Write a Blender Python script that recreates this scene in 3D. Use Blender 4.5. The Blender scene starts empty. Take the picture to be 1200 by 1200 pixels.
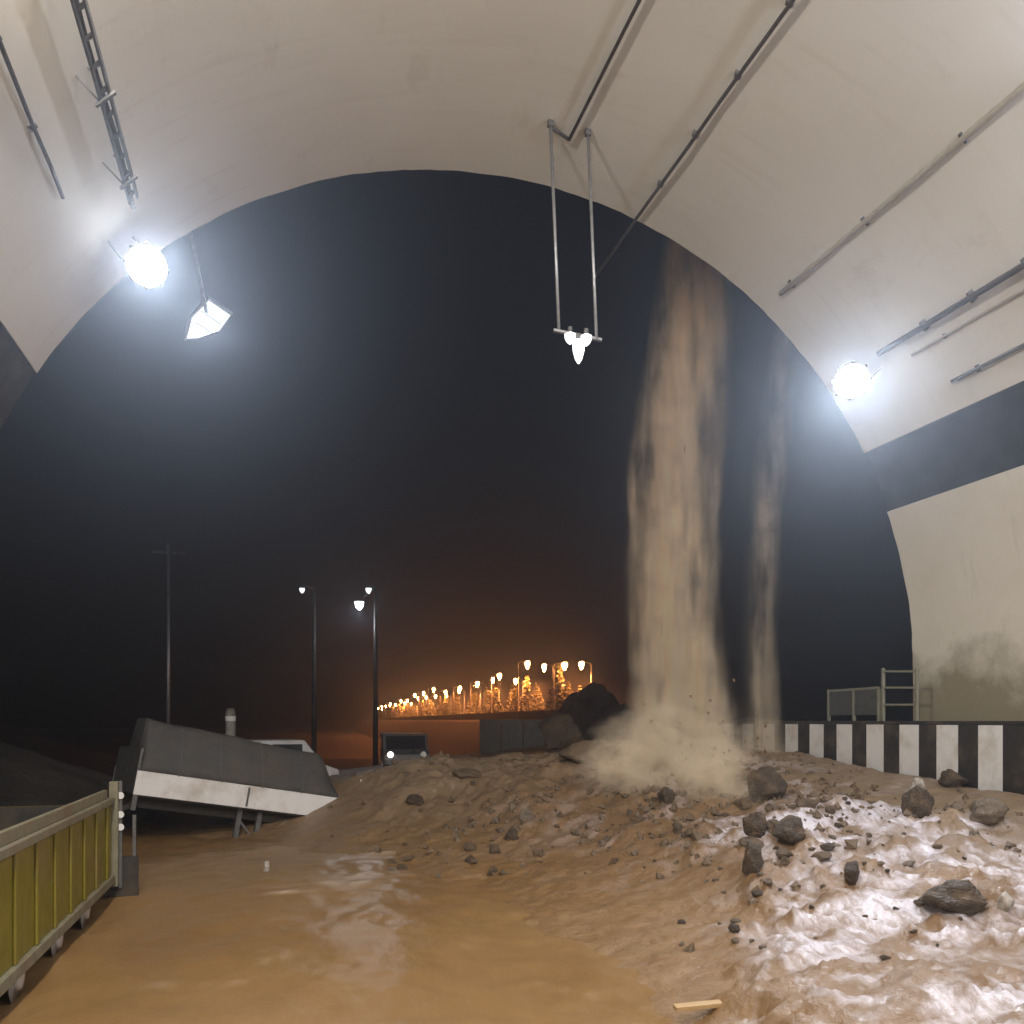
import bpy, math, random
import numpy as np
from mathutils import Vector, Matrix
from mathutils import noise as mnoise
R = math.radians
random.seed(7)
rng = np.random.default_rng(7)
SC = bpy.context.scene
COL = SC.collection

# ------------------------------------------------------------------ camera, sky, light, exposure
CAM = Vector((0.0, 0.0, 3.1))
YAW = math.atan(0.275)
cd = bpy.data.cameras.new('camera')
cd.sensor_width = 36.0
cd.lens = 30.0
cd.shift_y = 0.204
cd.clip_start = 0.1
cd.clip_end = 2000
cam = bpy.data.objects.new('camera', cd)
cam.location = CAM
cam.rotation_euler = (R(90), 0, -YAW)
COL.objects.link(cam)
SC.camera = cam

world = bpy.data.worlds.new('World')
SC.world = world
world.use_nodes = True
wn, wl = world.node_tree.nodes, world.node_tree.links
wn.clear()
sky = wn.new('ShaderNodeTexSky')
sky.sky_type = 'NISHITA'
sky.sun_disc = False
sky.sun_elevation = R(-3.0)
sky.sun_rotation = R(200)
sky.ozone_density = 2.0
wb = wn.new('ShaderNodeBackground')
wb.inputs['Strength'].default_value = 0.05
wo = wn.new('ShaderNodeOutputWorld')
wl.new(sky.outputs[0], wb.inputs['Color'])
wl.new(wb.outputs[0], wo.inputs['Surface'])

TUNNEL_W = 800.0         # watts of each tunnel luminaire
PORTAL_W = 3000.0         # watts of each portal floodlight
HAZE = 0.0013

SC.view_settings.view_transform = 'Standard'
SC.view_settings.look = 'None'
SC.view_settings.exposure = 0.0
SC.view_settings.gamma = 1.0
SC.view_settings.use_curve_mapping = False
SC.cycles.use_denoising = True
SC.cycles.max_bounces = 7
SC.cycles.diffuse_bounces = 3
SC.cycles.glossy_bounces = 3
SC.cycles.transmission_bounces = 4
SC.cycles.volume_bounces = 2
SC.cycles.transparent_max_bounces = 12
SC.cycles.sample_clamp_indirect = 4.0
SC.cycles.volume_max_steps = 256

# ------------------------------------------------------------------ geometry of the view and the tunnel
FWD = Vector((math.sin(YAW), math.cos(YAW), 0))
RGT = Vector((math.cos(YAW), -math.sin(YAW), 0))
D = 16.0                 # portal plane
XC, ZC, RAD = 4.25, 4.22, 9.44


def P(px, py, d):
    """the place d metres ahead seen at (px, py) of the 1200-pixel photograph"""
    return CAM + FWD * d + RGT * ((px - 600) / 1000 * d) + Vector((0, 0, (845 - py) / 1000 * d))


def on_lining(px, py, rad=RAD):
    d = FWD + RGT * ((px - 600) / 1000) + Vector((0, 0, (845 - py) / 1000))
    ox, oz = CAM.x - XC, CAM.z - ZC
    a = d.x ** 2 + d.z ** 2
    b = 2 * (ox * d.x + oz * d.z)
    c = ox * ox + oz * oz - rad * rad
    t = (-b + math.sqrt(b * b - 4 * a * c)) / (2 * a)
    return CAM + d * t


def arch(phi, y, rad=RAD):
    return Vector((XC + rad * math.cos(phi), y, ZC + rad * math.sin(phi)))


# ------------------------------------------------------------------ numpy noise
def vnoise(x, y, seed=0):
    xi, yi = np.floor(x).astype(np.int64), np.floor(y).astype(np.int64)
    fx, fy = x - xi, y - yi
    fx = fx * fx * fx * (fx * (fx * 6 - 15) + 10)
    fy = fy * fy * fy * (fy * (fy * 6 - 15) + 10)

    def h(a, b):
        n = (a * 374761393 + b * 668265263 + seed * 982451653) & 0xFFFFFFFF
        n = ((n ^ (n >> 13)) * 1274126177) & 0xFFFFFFFF
        return ((n ^ (n >> 16)) & 0xFFFF) / 65535.0 * 2 - 1
    a, b, c, d = h(xi, yi), h(xi + 1, yi), h(xi, yi + 1), h(xi + 1, yi + 1)
    return (a * (1 - fx) + b * fx) * (1 - fy) + (c * (1 - fx) + d * fx) * fy


def fbm(x, y, octv=4, seed=0, gain=0.5):
    s, a, t = 0, 1.0, 0
    for k in range(octv):
        s = s + a * vnoise(x * 2 ** k + 17.3 * k, y * 2 ** k - 9.1 * k, seed + k)
        t += a
        a *= gain
    return s / t


def sstep(a, b, x):
    t = np.clip((x - a) / (b - a), 0, 1)
    return t * t * (3 - 2 * t)


# ------------------------------------------------------------------ mesh helper
class MB:
    def __init__(s):
        s.v, s.f = [], []

    def add(s, verts, faces, M=None):
        n = len(s.v)
        for p in verts:
            p = Vector(p)
            s.v.append(tuple(M @ p) if M else tuple(p))
        s.f += [tuple(i + n for i in f) for f in faces]
        return s

    def box(s, lo, hi, M=None):
        x0, y0, z0 = lo
        x1, y1, z1 = hi
        v = [(x0, y0, z0), (x1, y0, z0), (x1, y1, z0), (x0, y1, z0), (x0, y0, z1), (x1, y0, z1), (x1, y1, z1), (x0, y1, z1)]
        f = [(3, 2, 1, 0), (4, 5, 6, 7), (0, 1, 5, 4), (1, 2, 6, 5), (2, 3, 7, 6), (3, 0, 4, 7)]
        return s.add(v, f, M)

    def bar(s, a, b, w, h=None, up=(0, 0, 1)):
        """a square bar from a to b"""
        a, b = Vector(a), Vector(b)
        h = h or w
        d = (b - a).normalized()
        u = Vector(up)
        if abs(d.dot(u)) > 0.95:
            u = Vector((1, 0, 0))
        r = d.cross(u).normalized()
        u = r.cross(d)
        v = []
        for p in (a, b):
            for i, j in ((-1, -1), (1, -1), (1, 1), (-1, 1)):
                v.append(p + r * (i * w / 2) + u * (j * h / 2))
        return s.add(v, [(0, 1, 2, 3), (7, 6, 5, 4), (0, 4, 5, 1), (1, 5, 6, 2), (2, 6, 7, 3), (3, 7, 4, 0)])

    def tube(s, pts, r, seg=8, cap=True):
        pts = [Vector(p) for p in pts]
        rr = r if isinstance(r, (list, tuple)) else [r] * len(pts)
        n0 = len(s.v)
        prev = None
        for i, p in enumerate(pts):
            d = (pts[min(i + 1, len(pts) - 1)] - pts[max(i - 1, 0)]).normalized()
            if prev is None:
                u = d.orthogonal().normalized()
            else:
                u = (prev - d * prev.dot(d)).normalized()
            prev = u
            w = d.cross(u)
            for k in range(seg):
                a = 2 * math.pi * k / seg
                s.v.append(tuple(p + (u * math.cos(a) + w * math.sin(a)) * rr[i]))
        for i in range(len(pts) - 1):
            for k in range(seg):
                a, b = n0 + i * seg + k, n0 + i * seg + (k + 1) % seg
                s.f.append((a, b, b + seg, a + seg))
        if cap:
            s.f.append(tuple(n0 + k for k in reversed(range(seg))))
            s.f.append(tuple(n0 + (len(pts) - 1) * seg + k for k in range(seg)))
        return s

    def disc(s, c, axis, r, t, seg=20):
        c, a = Vector(c), Vector(axis).normalized()
        return s.tube([c - a * t / 2, c + a * t / 2], r, seg)

    def build(s, name, mat, parent=None, bevel=0.0, smooth=False, loc=None):
        me = bpy.data.meshes.new(name)
        off = Vector(loc) if loc is not None else Vector((0, 0, 0))
        me.from_pydata([tuple(Vector(v) - off) for v in s.v], [], s.f)
        me.materials.append(mat)
        if smooth:
            me.polygons.foreach_set('use_smooth', [True] * len(me.polygons))
        me.update()
        o = bpy.data.objects.new(name, me)
        COL.objects.link(o)
        o.location = off
        if bevel:
            m = o.modifiers.new('edge', 'BEVEL')
            m.width = bevel
            m.segments = 2
            m.limit_method = 'ANGLE'
        if parent is not None:
            attach(o, parent)
        return o


def attach(o, parent):
    """meshes here are written in world coordinates; keep them where they stand"""
    o.parent = parent
    base = Vector((0, 0, 0))
    q = parent
    while q is not None:
        base += q.location
        q = q.parent
    if not parent.get('local'):
        o.location = o.location - base


def tag(o, label=None, cat=None, group=None, kind=None):
    for k, v in (('label', label), ('category', cat), ('group', group), ('kind', kind)):
        if v:
            o[k] = v
    return o


def thing(name, label, cat, loc=(0, 0, 0), group=None):
    o = bpy.data.objects.new(name, None)
    o.empty_display_size = 0.3
    COL.objects.link(o)
    o.location = loc
    return tag(o, label, cat, group)


def local_thing(name, label, cat, M, group=None):
    o = thing(name, label, cat, (0, 0, 0), group)
    o.matrix_world = M
    o['local'] = 1
    return o


def copy_tree(o, parent=None):
    c = o.copy()
    COL.objects.link(c)
    if parent is not None:
        c.parent = parent
        c.matrix_parent_inverse = o.matrix_parent_inverse.copy()
    for ch in list(o.children):
        copy_tree(ch, c)
    return c


# ------------------------------------------------------------------ materials
def mat(name):
    m = bpy.data.materials.new(name)
    m.use_nodes = True
    nt = m.node_tree
    return m, nt, nt.nodes['Principled BSDF'], nt.nodes['Material Output']


def node(nt, kind, **kw):
    n = nt.nodes.new(kind)
    for k, v in kw.items():
        if k in n.inputs.keys():
            n.inputs[k].default_value = v
        else:
            setattr(n, k, v)
    return n


def coords(nt, scale=(1, 1, 1)):
    tc = node(nt, 'ShaderNodeTexCoord')
    mp = node(nt, 'ShaderNodeMapping')
    mp.inputs['Scale'].default_value = scale
    nt.links.new(tc.outputs['Object'], mp.inputs['Vector'])
    return mp.outputs[0]


def noise_of(nt, vec, scale, detail=4.0, rough=0.55):
    n = node(nt, 'ShaderNodeTexNoise', Scale=scale, Detail=detail, Roughness=rough)
    nt.links.new(vec, n.inputs['Vector'])
    return n.outputs['Fac']


def ramp(nt, fac, stops):
    r = node(nt, 'ShaderNodeValToRGB')
    els = r.color_ramp.elements
    while len(els) < len(stops):
        els.new(0.5)
    for e, (p, c) in zip(els, stops):
        e.position = p
        e.color = (c, c, c, 1) if isinstance(c, (int, float)) else (*c, 1)
    nt.links.new(fac, r.inputs[0])
    return r.outputs[0]


def mix(nt, fac, a, b, mode='MIX'):
    m = node(nt, 'ShaderNodeMix', data_type='RGBA', blend_type=mode)
    for sock, val in ((m.inputs[0], fac), (m.inputs[6], a), (m.inputs[7], b)):
        if hasattr(val, 'links'):
            nt.links.new(val, sock)
        elif isinstance(val, (int, float)):
            sock.default_value = val
        else:
            sock.default_value = (*val, 1)
    return m.outputs[2]


def math_(nt, op, a, b=0.0, c=None):
    m = node(nt, 'ShaderNodeMath', operation=op)
    for i, v in enumerate((a, b, c)):
        if v is None:
            continue
        if hasattr(v, 'links'):
            nt.links.new(v, m.inputs[i])
        else:
            m.inputs[i].default_value = v
    return m.outputs[0]


def bump(nt, bsdf, h, strength, dist=0.05):
    b = node(nt, 'ShaderNodeBump', Strength=strength, Distance=dist)
    nt.links.new(h, b.inputs['Height'])
    nt.links.new(b.outputs[0], bsdf.inputs['Normal'])


def surf(name, c1, c2, scale=6.0, rough=(0.5, 0.8), bmp=0.15, metal=0.0, dirt=None, dirt_scale=1.5, stretch=(1, 1, 1), dist=0.03):
    m, nt, b, o = mat(name)
    v = coords(nt, stretch)
    f = noise_of(nt, v, scale, 6)
    col = mix(nt, ramp(nt, f, [(0.3, 0.0), (0.7, 1.0)]), c1, c2)
    if dirt:
        g = noise_of(nt, v, dirt_scale, 5, 0.65)
        col = mix(nt, ramp(nt, g, [(0.48, 0.0), (0.68, 0.85)]), col, dirt)
    nt.links.new(col, b.inputs['Base Color'])
    r = ramp(nt, noise_of(nt, v, scale * 0.6, 3), [(0.3, rough[0]), (0.7, rough[1])])
    nt.links.new(r, b.inputs['Roughness'])
    b.inputs['Metallic'].default_value = metal
    if bmp:
        bump(nt, b, noise_of(nt, v, scale * 4, 5), bmp, dist)
    return m


def glow(name, col, strength):
    m, nt, b, o = mat(name)
    b.inputs['Base Color'].default_value = (0.8, 0.8, 0.8, 1)
    b.inputs['Emission Color'].default_value = (*col, 1)
    b.inputs['Emission Strength'].default_value = strength
    return m


def make_lining():
    m, nt, b, o = mat('lining_paint')
    v = coords(nt)
    sep = node(nt, 'ShaderNodeSeparateXYZ')
    nt.links.new(v, sep.inputs[0])
    big = noise_of(nt, v, 0.35, 4)
    col = mix(nt, ramp(nt, big, [(0.35, 0.0), (0.65, 1.0)]), (0.68, 0.66, 0.605), (0.73, 0.715, 0.67))
    # run marks down the curve: stretched round the section
    vs = coords(nt, (0.5, 4.2, 0.5))
    runs = noise_of(nt, vs, 1.0, 5, 0.6)
    col = mix(nt, ramp(nt, runs, [(0.56, 0.0), (0.74, 0.16)]), col, (0.42, 0.37, 0.30))
    vp = coords(nt, (1, 0.5, 1))
    spot = noise_of(nt, vp, 1.3, 6, 0.7)
    col = mix(nt, ramp(nt, spot, [(0.60, 0.0), (0.76, 0.38)]), col, (0.46, 0.42, 0.34))
    nt.links.new(col, b.inputs['Base Color'])
    b.inputs['Roughness'].default_value = 0.55
    fine = noise_of(nt, v, 9.0, 6, 0.6)
    und = noise_of(nt, v, 0.9, 3)
    bump(nt, b, math_(nt, 'ADD', fine, math_(nt, 'MULTIPLY', und, 0.3)), 0.10, 0.03)
    return m


def make_wall_paint():
    """cream side wall, with a grimy splash band along the walkway"""
    m, nt, b, o = mat('wall_paint')
    v = coords(nt)
    sep = node(nt, 'ShaderNodeSeparateXYZ')
    nt.links.new(v, sep.inputs[0])
    n = noise_of(nt, v, 0.9, 6, 0.65)
    big = noise_of(nt, v, 0.35, 3)
    h = math_(nt, 'ADD', sep.outputs['Z'], math_(nt, 'MULTIPLY', math_(nt, 'SUBTRACT', n, 0.5), -3.2))
    h = math_(nt, 'ADD', h, math_(nt, 'MULTIPLY', math_(nt, 'SUBTRACT', big, 0.5), -2.2))
    band = ramp(nt, math_(nt, 'DIVIDE', h, 10.0), [(0.36, 0.9), (0.47, 0.0)])
    col = mix(nt, ramp(nt, n, [(0.3, 0.0), (0.7, 1.0)]), (0.66, 0.62, 0.52), (0.72, 0.69, 0.60))
    col = mix(nt, band, col, (0.23, 0.20, 0.12))
    vs = coords(nt, (1.0, 1.8, 0.2))
    runs = noise_of(nt, vs, 1.6, 5, 0.6)
    col = mix(nt, ramp(nt, runs, [(0.6, 0.0), (0.75, 0.4)]), col, (0.36, 0.33, 0.24))
    nt.links.new(col, b.inputs['Base Color'])
    b.inputs['Roughness'].default_value = 0.5
    bump(nt, b, noise_of(nt, v, 7.0, 6), 0.2, 0.04)
    return m


def make_mud():
    m, nt, b, o = mat('wet_mud')
    v = coords(nt)
    n1 = noise_of(nt, v, 0.55, 6, 0.6)
    n2 = noise_of(nt, v, 4.0, 6, 0.65)
    col = mix(nt, ramp(nt, n1, [(0.3, 0.0), (0.7, 1.0)]), (0.19, 0.11, 0.052), (0.28, 0.17, 0.085))
    col = mix(nt, ramp(nt, n2, [(0.45, 0.0), (0.75, 0.55)]), col, (0.13, 0.09, 0.06))
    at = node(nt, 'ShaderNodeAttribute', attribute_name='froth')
    sp = node(nt, 'ShaderNodeSeparateXYZ')
    nt.links.new(v, sp.inputs[0])
    low = ramp(nt, math_(nt, 'ADD', sp.outputs['Z'], math_(nt, 'MULTIPLY', math_(nt, 'SUBTRACT', n1, 0.5), 1.2)), [(0.45, 0.92), (1.15, 0.0)])
    wet = mix(nt, ramp(nt, n2, [(0.3, 0.0), (0.7, 1.0)]), (0.215, 0.12, 0.045), (0.30, 0.178, 0.074))
    col = mix(nt, low, col, wet)
    at2 = node(nt, 'ShaderNodeAttribute', attribute_name='silt')
    col = mix(nt, at2.outputs['Fac'], col, (0.31, 0.23, 0.15))
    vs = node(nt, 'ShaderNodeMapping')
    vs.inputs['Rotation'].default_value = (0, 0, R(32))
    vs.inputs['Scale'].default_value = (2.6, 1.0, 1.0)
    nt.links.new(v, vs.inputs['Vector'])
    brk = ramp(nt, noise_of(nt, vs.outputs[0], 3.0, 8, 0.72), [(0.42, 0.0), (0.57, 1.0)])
    froth_sheen = math_(nt, 'MULTIPLY', at.outputs['Fac'], math_(nt, 'MULTIPLY_ADD', brk, 0.95, 0.42))
    froth_sheen = math_(nt, 'MINIMUM', froth_sheen, 1.0)
    col = mix(nt, froth_sheen, col, (0.73, 0.68, 0.73))  # froth colour, partly the lamp's pale sheen on wet mud put into albedo
    nt.links.new(col, b.inputs['Base Color'])
    r = ramp(nt, n2, [(0.35, 0.30), (0.7, 0.55)])
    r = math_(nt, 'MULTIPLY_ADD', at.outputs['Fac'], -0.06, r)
    nt.links.new(r, b.inputs['Roughness'])
    b.inputs['Specular IOR Level'].default_value = 0.6
    n3 = noise_of(nt, v, 13.0, 8, 0.7)
    bump(nt, b, math_(nt, 'ADD', math_(nt, 'MULTIPLY', n3, 0.6), n2), 0.7, 0.08)
    return m


def make_water():
    m, nt, b, o = mat('muddy_water')
    v = coords(nt, (1.0, 0.55, 1.0))
    n1 = noise_of(nt, v, 0.35, 5, 0.6)
    col = mix(nt, ramp(nt, n1, [(0.3, 0.0), (0.7, 1.0)]), (0.225, 0.127, 0.048), (0.30, 0.178, 0.074))
    n4 = noise_of(nt, v, 1.7, 6, 0.7)
    col = mix(nt, ramp(nt, n4, [(0.62, 0.0), (0.75, 0.45)]), col, (0.42, 0.31, 0.2))
    at = node(nt, 'ShaderNodeAttribute', attribute_name='froth')
    col = mix(nt, at.outputs['Fac'], col, (0.50, 0.38, 0.27))
    nt.links.new(col, b.inputs['Base Color'])
    r = ramp(nt, n1, [(0.3, 0.27), (0.7, 0.42)])
    nt.links.new(r, b.inputs['Roughness'])
    n2 = noise_of(nt, v, 2.2, 5, 0.6)
    n3 = noise_of(nt, v, 7.0, 5, 0.6)
    bump(nt, b, math_(nt, 'ADD', n2, math_(nt, 'MULTIPLY', n3, 0.15)), 0.3, 0.08)
    return m


M = dict(
    lining=make_lining(), wall=make_wall_paint(), mud=make_mud(), water=make_water(),
    band=surf('dark_band_paint', (0.010, 0.011, 0.014), (0.018, 0.02, 0.023), 3, (0.6, 0.8), 0.2),
    concrete=surf('weathered_concrete', (0.24, 0.23, 0.21), (0.33, 0.31, 0.28), 2.5, (0.7, 0.9), 0.3, dirt=(0.14, 0.12, 0.09)),
    asphalt=surf('wet_asphalt', (0.04, 0.04, 0.04), (0.06, 0.055, 0.05), 8, (0.35, 0.7), 0.3),
    earth=surf('dark_earth', (0.035, 0.03, 0.024), (0.06, 0.048, 0.036), 1.2, (0.7, 0.95), 0.6, dist=0.2),
    white=surf('white_paint', (0.76, 0.76, 0.77), (0.82, 0.82, 0.82), 5, (0.4, 0.6), 0.1, dirt=(0.6, 0.56, 0.5), dirt_scale=2.2),
    black=surf('black_paint', (0.018, 0.017, 0.016), (0.035, 0.03, 0.028), 5, (0.45, 0.65), 0.1, dirt=(0.09, 0.07, 0.05), dirt_scale=2.2),
    steel=surf('galvanised_steel', (0.30, 0.31, 0.32), (0.42, 0.42, 0.43), 9, (0.35, 0.55), 0.08, metal=0.7),
    dull=surf('dull_grey_steel', (0.10, 0.10, 0.10), (0.16, 0.155, 0.15), 9, (0.5, 0.7), 0.1, metal=0.3),
    cable=surf('dark_cable_sheath', (0.05, 0.045, 0.045), (0.08, 0.07, 0.065), 9, (0.5, 0.7), 0.05),
    painted_pipe_and_shadow=surf('overpainted_conduit_and_shadow', (0.36, 0.33, 0.28), (0.43, 0.40, 0.34), 5, (0.5, 0.7), 0.1),
    rail=surf('olive_grey_rail_paint', (0.22, 0.22, 0.17), (0.30, 0.29, 0.22), 7, (0.45, 0.65), 0.1, metal=0.2),
    mesh_panel=surf('dark_panel_paint', (0.05, 0.055, 0.05), (0.08, 0.08, 0.07), 6, (0.5, 0.7), 0.1),
    yellow=surf('yellow_truck_paint', (0.165, 0.14, 0.016), (0.225, 0.185, 0.022), 4, (0.35, 0.55), 0.1, dirt=(0.22, 0.16, 0.05), dirt_scale=1.3),
    cap=surf('scuffed_grey_rail', (0.15, 0.14, 0.09), (0.24, 0.22, 0.15), 6, (0.5, 0.7), 0.15, dirt=(0.17, 0.13, 0.08)),
    chassis=surf('black_chassis', (0.015, 0.014, 0.013), (0.03, 0.028, 0.025), 5, (0.5, 0.8), 0.1, dirt=(0.07, 0.05, 0.03)),
    rubber=surf('muddy_tyre_rubber', (0.02, 0.02, 0.02), (0.04, 0.036, 0.03), 8, (0.7, 0.9), 0.2, dirt=(0.10, 0.07, 0.04)),
    hub=surf('pale_wheel_steel', (0.42, 0.39, 0.36), (0.52, 0.48, 0.44), 8, (0.4, 0.6), 0.1, dirt=(0.2, 0.15, 0.1)),
    glass=surf('dark_vehicle_glass', (0.02, 0.024, 0.03), (0.03, 0.034, 0.04), 3, (0.05, 0.12), 0),
    tarp=surf('grey_tarpaulin', (0.06, 0.058, 0.056), (0.085, 0.08, 0.076), 2.0, (0.6, 0.8), 0.5, dirt=(0.10, 0.08, 0.06), dist=0.06),
    board=surf('white_side_board', (0.78, 0.77, 0.76), (0.82, 0.81, 0.8), 4, (0.4, 0.6), 0.08, dirt=(0.55, 0.5, 0.44), dirt_scale=1.2),
    rock=surf('mud_coated_rock', (0.16, 0.125, 0.09), (0.24, 0.19, 0.14), 2.5, (0.4, 0.75), 0.6, dirt=(0.09, 0.07, 0.055), dist=0.1),
    mudrock=surf('mud_smeared_stone', (0.13, 0.09, 0.055), (0.21, 0.15, 0.09), 3.0, (0.35, 0.7), 0.7, dirt=(0.07, 0.055, 0.04), dist=0.1),
    greyrock=surf('dark_grey_rock', (0.07, 0.052, 0.038), (0.13, 0.095, 0.065), 2.0, (0.4, 0.75), 0.9, dirt=(0.19, 0.125, 0.07), dirt_scale=0.9, dist=0.12),
    palerock=surf('pale_rock', (0.42, 0.38, 0.33), (0.62, 0.58, 0.52), 2.5, (0.4, 0.7), 0.5, dirt=(0.2, 0.16, 0.12), dist=0.1),
    leaf=surf('night_foliage', (0.06, 0.07, 0.025), (0.11, 0.105, 0.045), 3, (0.5, 0.8), 0),
    bark=surf('tree_bark', (0.06, 0.045, 0.035), (0.10, 0.075, 0.055), 7, (0.7, 0.9), 0.5),
    vanpaint=surf('white_van_paint', (0.72, 0.72, 0.72), (0.78, 0.78, 0.77), 4, (0.25, 0.4), 0, dirt=(0.5, 0.47, 0.42)),
    carpaint=surf('grey_car_paint', (0.10, 0.10, 0.105), (0.14, 0.14, 0.145), 4, (0.25, 0.4), 0, dirt=(0.12, 0.09, 0.06)),
    wood=surf('raw_timber', (0.42, 0.27, 0.12), (0.52, 0.35, 0.17), 5, (0.5, 0.7), 0.3, stretch=(1, 12, 12)),
    redlens=surf('red_lamp_lens', (0.30, 0.02, 0.015), (0.38, 0.03, 0.02), 5, (0.15, 0.25), 0),
    paleglass=surf('pale_lamp_lens', (0.7, 0.7, 0.68), (0.8, 0.8, 0.78), 5, (0.15, 0.25), 0),
    lamp_cool=glow('cool_lamp_face', (0.88, 0.94, 1.0), 9),
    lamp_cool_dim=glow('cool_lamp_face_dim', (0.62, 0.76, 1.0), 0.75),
    lamp_tunnel=glow('tunnel_lamp_face', (1.0, 0.9, 0.76), 8),
    bulb=glow('small_white_bulb', (0.95, 0.96, 1.0), 1.6),
    street_white=glow('white_street_lamp', (0.9, 0.94, 1.0), 9),
    street_white_dim=glow('dim_white_street_lamp', (0.9, 0.94, 1.0), 1.5),
    sodium=glow('sodium_street_lamp', (1.0, 0.36, 0.10), 140),
    headlight=glow('headlight_lens', (1.0, 0.96, 0.9), 4),
)


def lamp_light(name, kind, loc, power, col, parent=None, aim=None, size=0.3, size_y=None, spot=None, blend=0.6):
    ld = bpy.data.lights.new(name, kind)
    ld.energy = power
    ld.color = col
    if kind == 'AREA':
        ld.shape = 'RECTANGLE'
        ld.size = size
        ld.size_y = size_y or size
    else:
        ld.shadow_soft_size = size
    if kind == 'SPOT':
        ld.spot_size = spot
        ld.spot_blend = blend
    o = bpy.data.objects.new(name, ld)
    COL.objects.link(o)
    if aim is not None:
        o.rotation_euler = (Vector(aim) - Vector(loc)).to_track_quat('-Z', 'Y').to_euler()
    o.location = loc
    if parent is not None:
        attach(o, parent)
    return o


# ------------------------------------------------------------------ the tunnel
tun = thing('tunnel', 'wide cream painted arched tunnel with black bands under its vault', 'tunnel', (XC, D, 0))
Y0, Y1 = -46.0, D
PHI_V, PHI_W = R(30.2), R(21.8)


def shell(name, a0, a1, na, material, r0=RAD, r1=RAD + 0.45, y0=Y0, y1=Y1, rough=0.004):
    mb = MB()
    ys = [y0 + (y1 - y0) * i / 90 for i in range(91)]
    ang = [a0 + (a1 - a0) * i / na for i in range(na + 1)]
    for r in (r0, r1):
        for y in ys:
            for a in ang:
                j = rough * math.sin(a * 41 + y * 1.7) * math.sin(y * 2.3 + a * 13) if r == r0 else 0
                yy = y + (0.012 * math.sin(a * 23 + 2 * math.sin(a * 9)) + 0.008 * math.sin(a * 91 + 3 * math.sin(a * 14)) if y == y1 else 0)
                mb.v.append(tuple(arch(a, yy, r + j)))
    n, m = len(ys), na + 1
    o = n * m

    def q(k, i, j):
        return k * o + i * m + j
    for i in range(n - 1):
        for j in range(na):
            mb.f.append((q(0, i, j), q(0, i + 1, j), q(0, i + 1, j + 1), q(0, i, j + 1)))
            mb.f.append((q(1, i, j + 1), q(1, i + 1, j + 1), q(1, i + 1, j), q(1, i, j)))
    smooth_n = len(mb.f)

    def rim(ids):
        b0 = len(mb.v)
        mb.v += [mb.v[i] for i in ids]
        mb.f.append(tuple(range(b0, b0 + len(ids))))
    for i in range(n - 1):
        rim((q(0, i, 0), q(1, i, 0), q(1, i + 1, 0), q(0, i + 1, 0)))
        rim((q(0, i + 1, na), q(1, i + 1, na), q(1, i, na), q(0, i, na)))
    for j in range(na):
        rim((q(0, 0, j), q(0, 0, j + 1), q(1, 0, j + 1), q(1, 0, j)))
        rim((q(0, n - 1, j + 1), q(0, n - 1, j), q(1, n - 1, j), q(1, n - 1, j + 1)))
    ob = mb.build(name, material, tun)
    ob.data.polygons.foreach_set('use_smooth', [i < smooth_n for i in range(len(mb.f))])
    return ob


shell('vault', PHI_V, math.pi - PHI_V, 120, M['lining'])
shell('painted_band', PHI_W + 0.0002, PHI_V - 0.0002, 10, M['band'], RAD + 0.03, RAD + 0.45)
shell('painted_band', math.pi - PHI_V + 0.0002, math.pi - PHI_W - 0.0002, 10, M['band'], RAD + 0.03, RAD + 0.45)
shell('side_wall', 0.0, PHI_W, 22, M['wall'], rough=0)
shell('side_wall', math.pi - PHI_W, math.pi, 22, M['wall'], rough=0)
for s in (-1, 1):
    x = XC + s * RAD
    MB().box((min(x, x + s * 0.45), Y0, -0.6), (max(x, x + s * 0.45), Y1, ZC - 0.001)).build('lower_wall', M['wall'], tun)
# portal headwall, an arch cut through a thick slab
mb = MB()
HW0, HW1, HX0, HX1, HZ = D + 0.05, D + 0.7, -13.0, 24.0, 16.6
N = 64
for y in (HW0, HW1):
    for k in range(N + 1):
        a = math.pi * k / N
        rw = RAD + (0.5 if y == HW0 else 1.4)
        mb.v.append((XC + rw * math.cos(a), y, ZC + rw * math.sin(a)))
    for k in range(N + 1):
        a = math.pi * k / N
        c, s_ = math.cos(a), math.sin(a)
        tx = (HX1 - XC) / c if c > 1e-6 else ((HX0 - XC) / c if c < -1e-6 else 1e9)
        tz = (HZ - ZC) / s_ if s_ > 1e-6 else 1e9
        t = min(tx, tz)
        mb.v.append((XC + c * t, y, ZC + s_ * t))
m = N + 1
for k in range(N):
    mb.f.append((k, k + 1, m + k + 1, m + k))
    o = 2 * m
    mb.f.append((o + k + 1, o + k, o + m + k, o + m + k + 1))
    mb.f.append((k + 1, k, o + k, o + k + 1))
    mb.f.append((m + k, m + k + 1, o + m + k + 1, o + m + k))
mb.build('headwall', M['concrete'], tun)
for x0, x1 in ((HX0, XC - RAD - 1.4), (XC + RAD + 1.4, HX1)):
    MB().box((x0, HW0, -0.6), (x1, HW1, ZC)).build('headwall', M['concrete'], tun)

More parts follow.
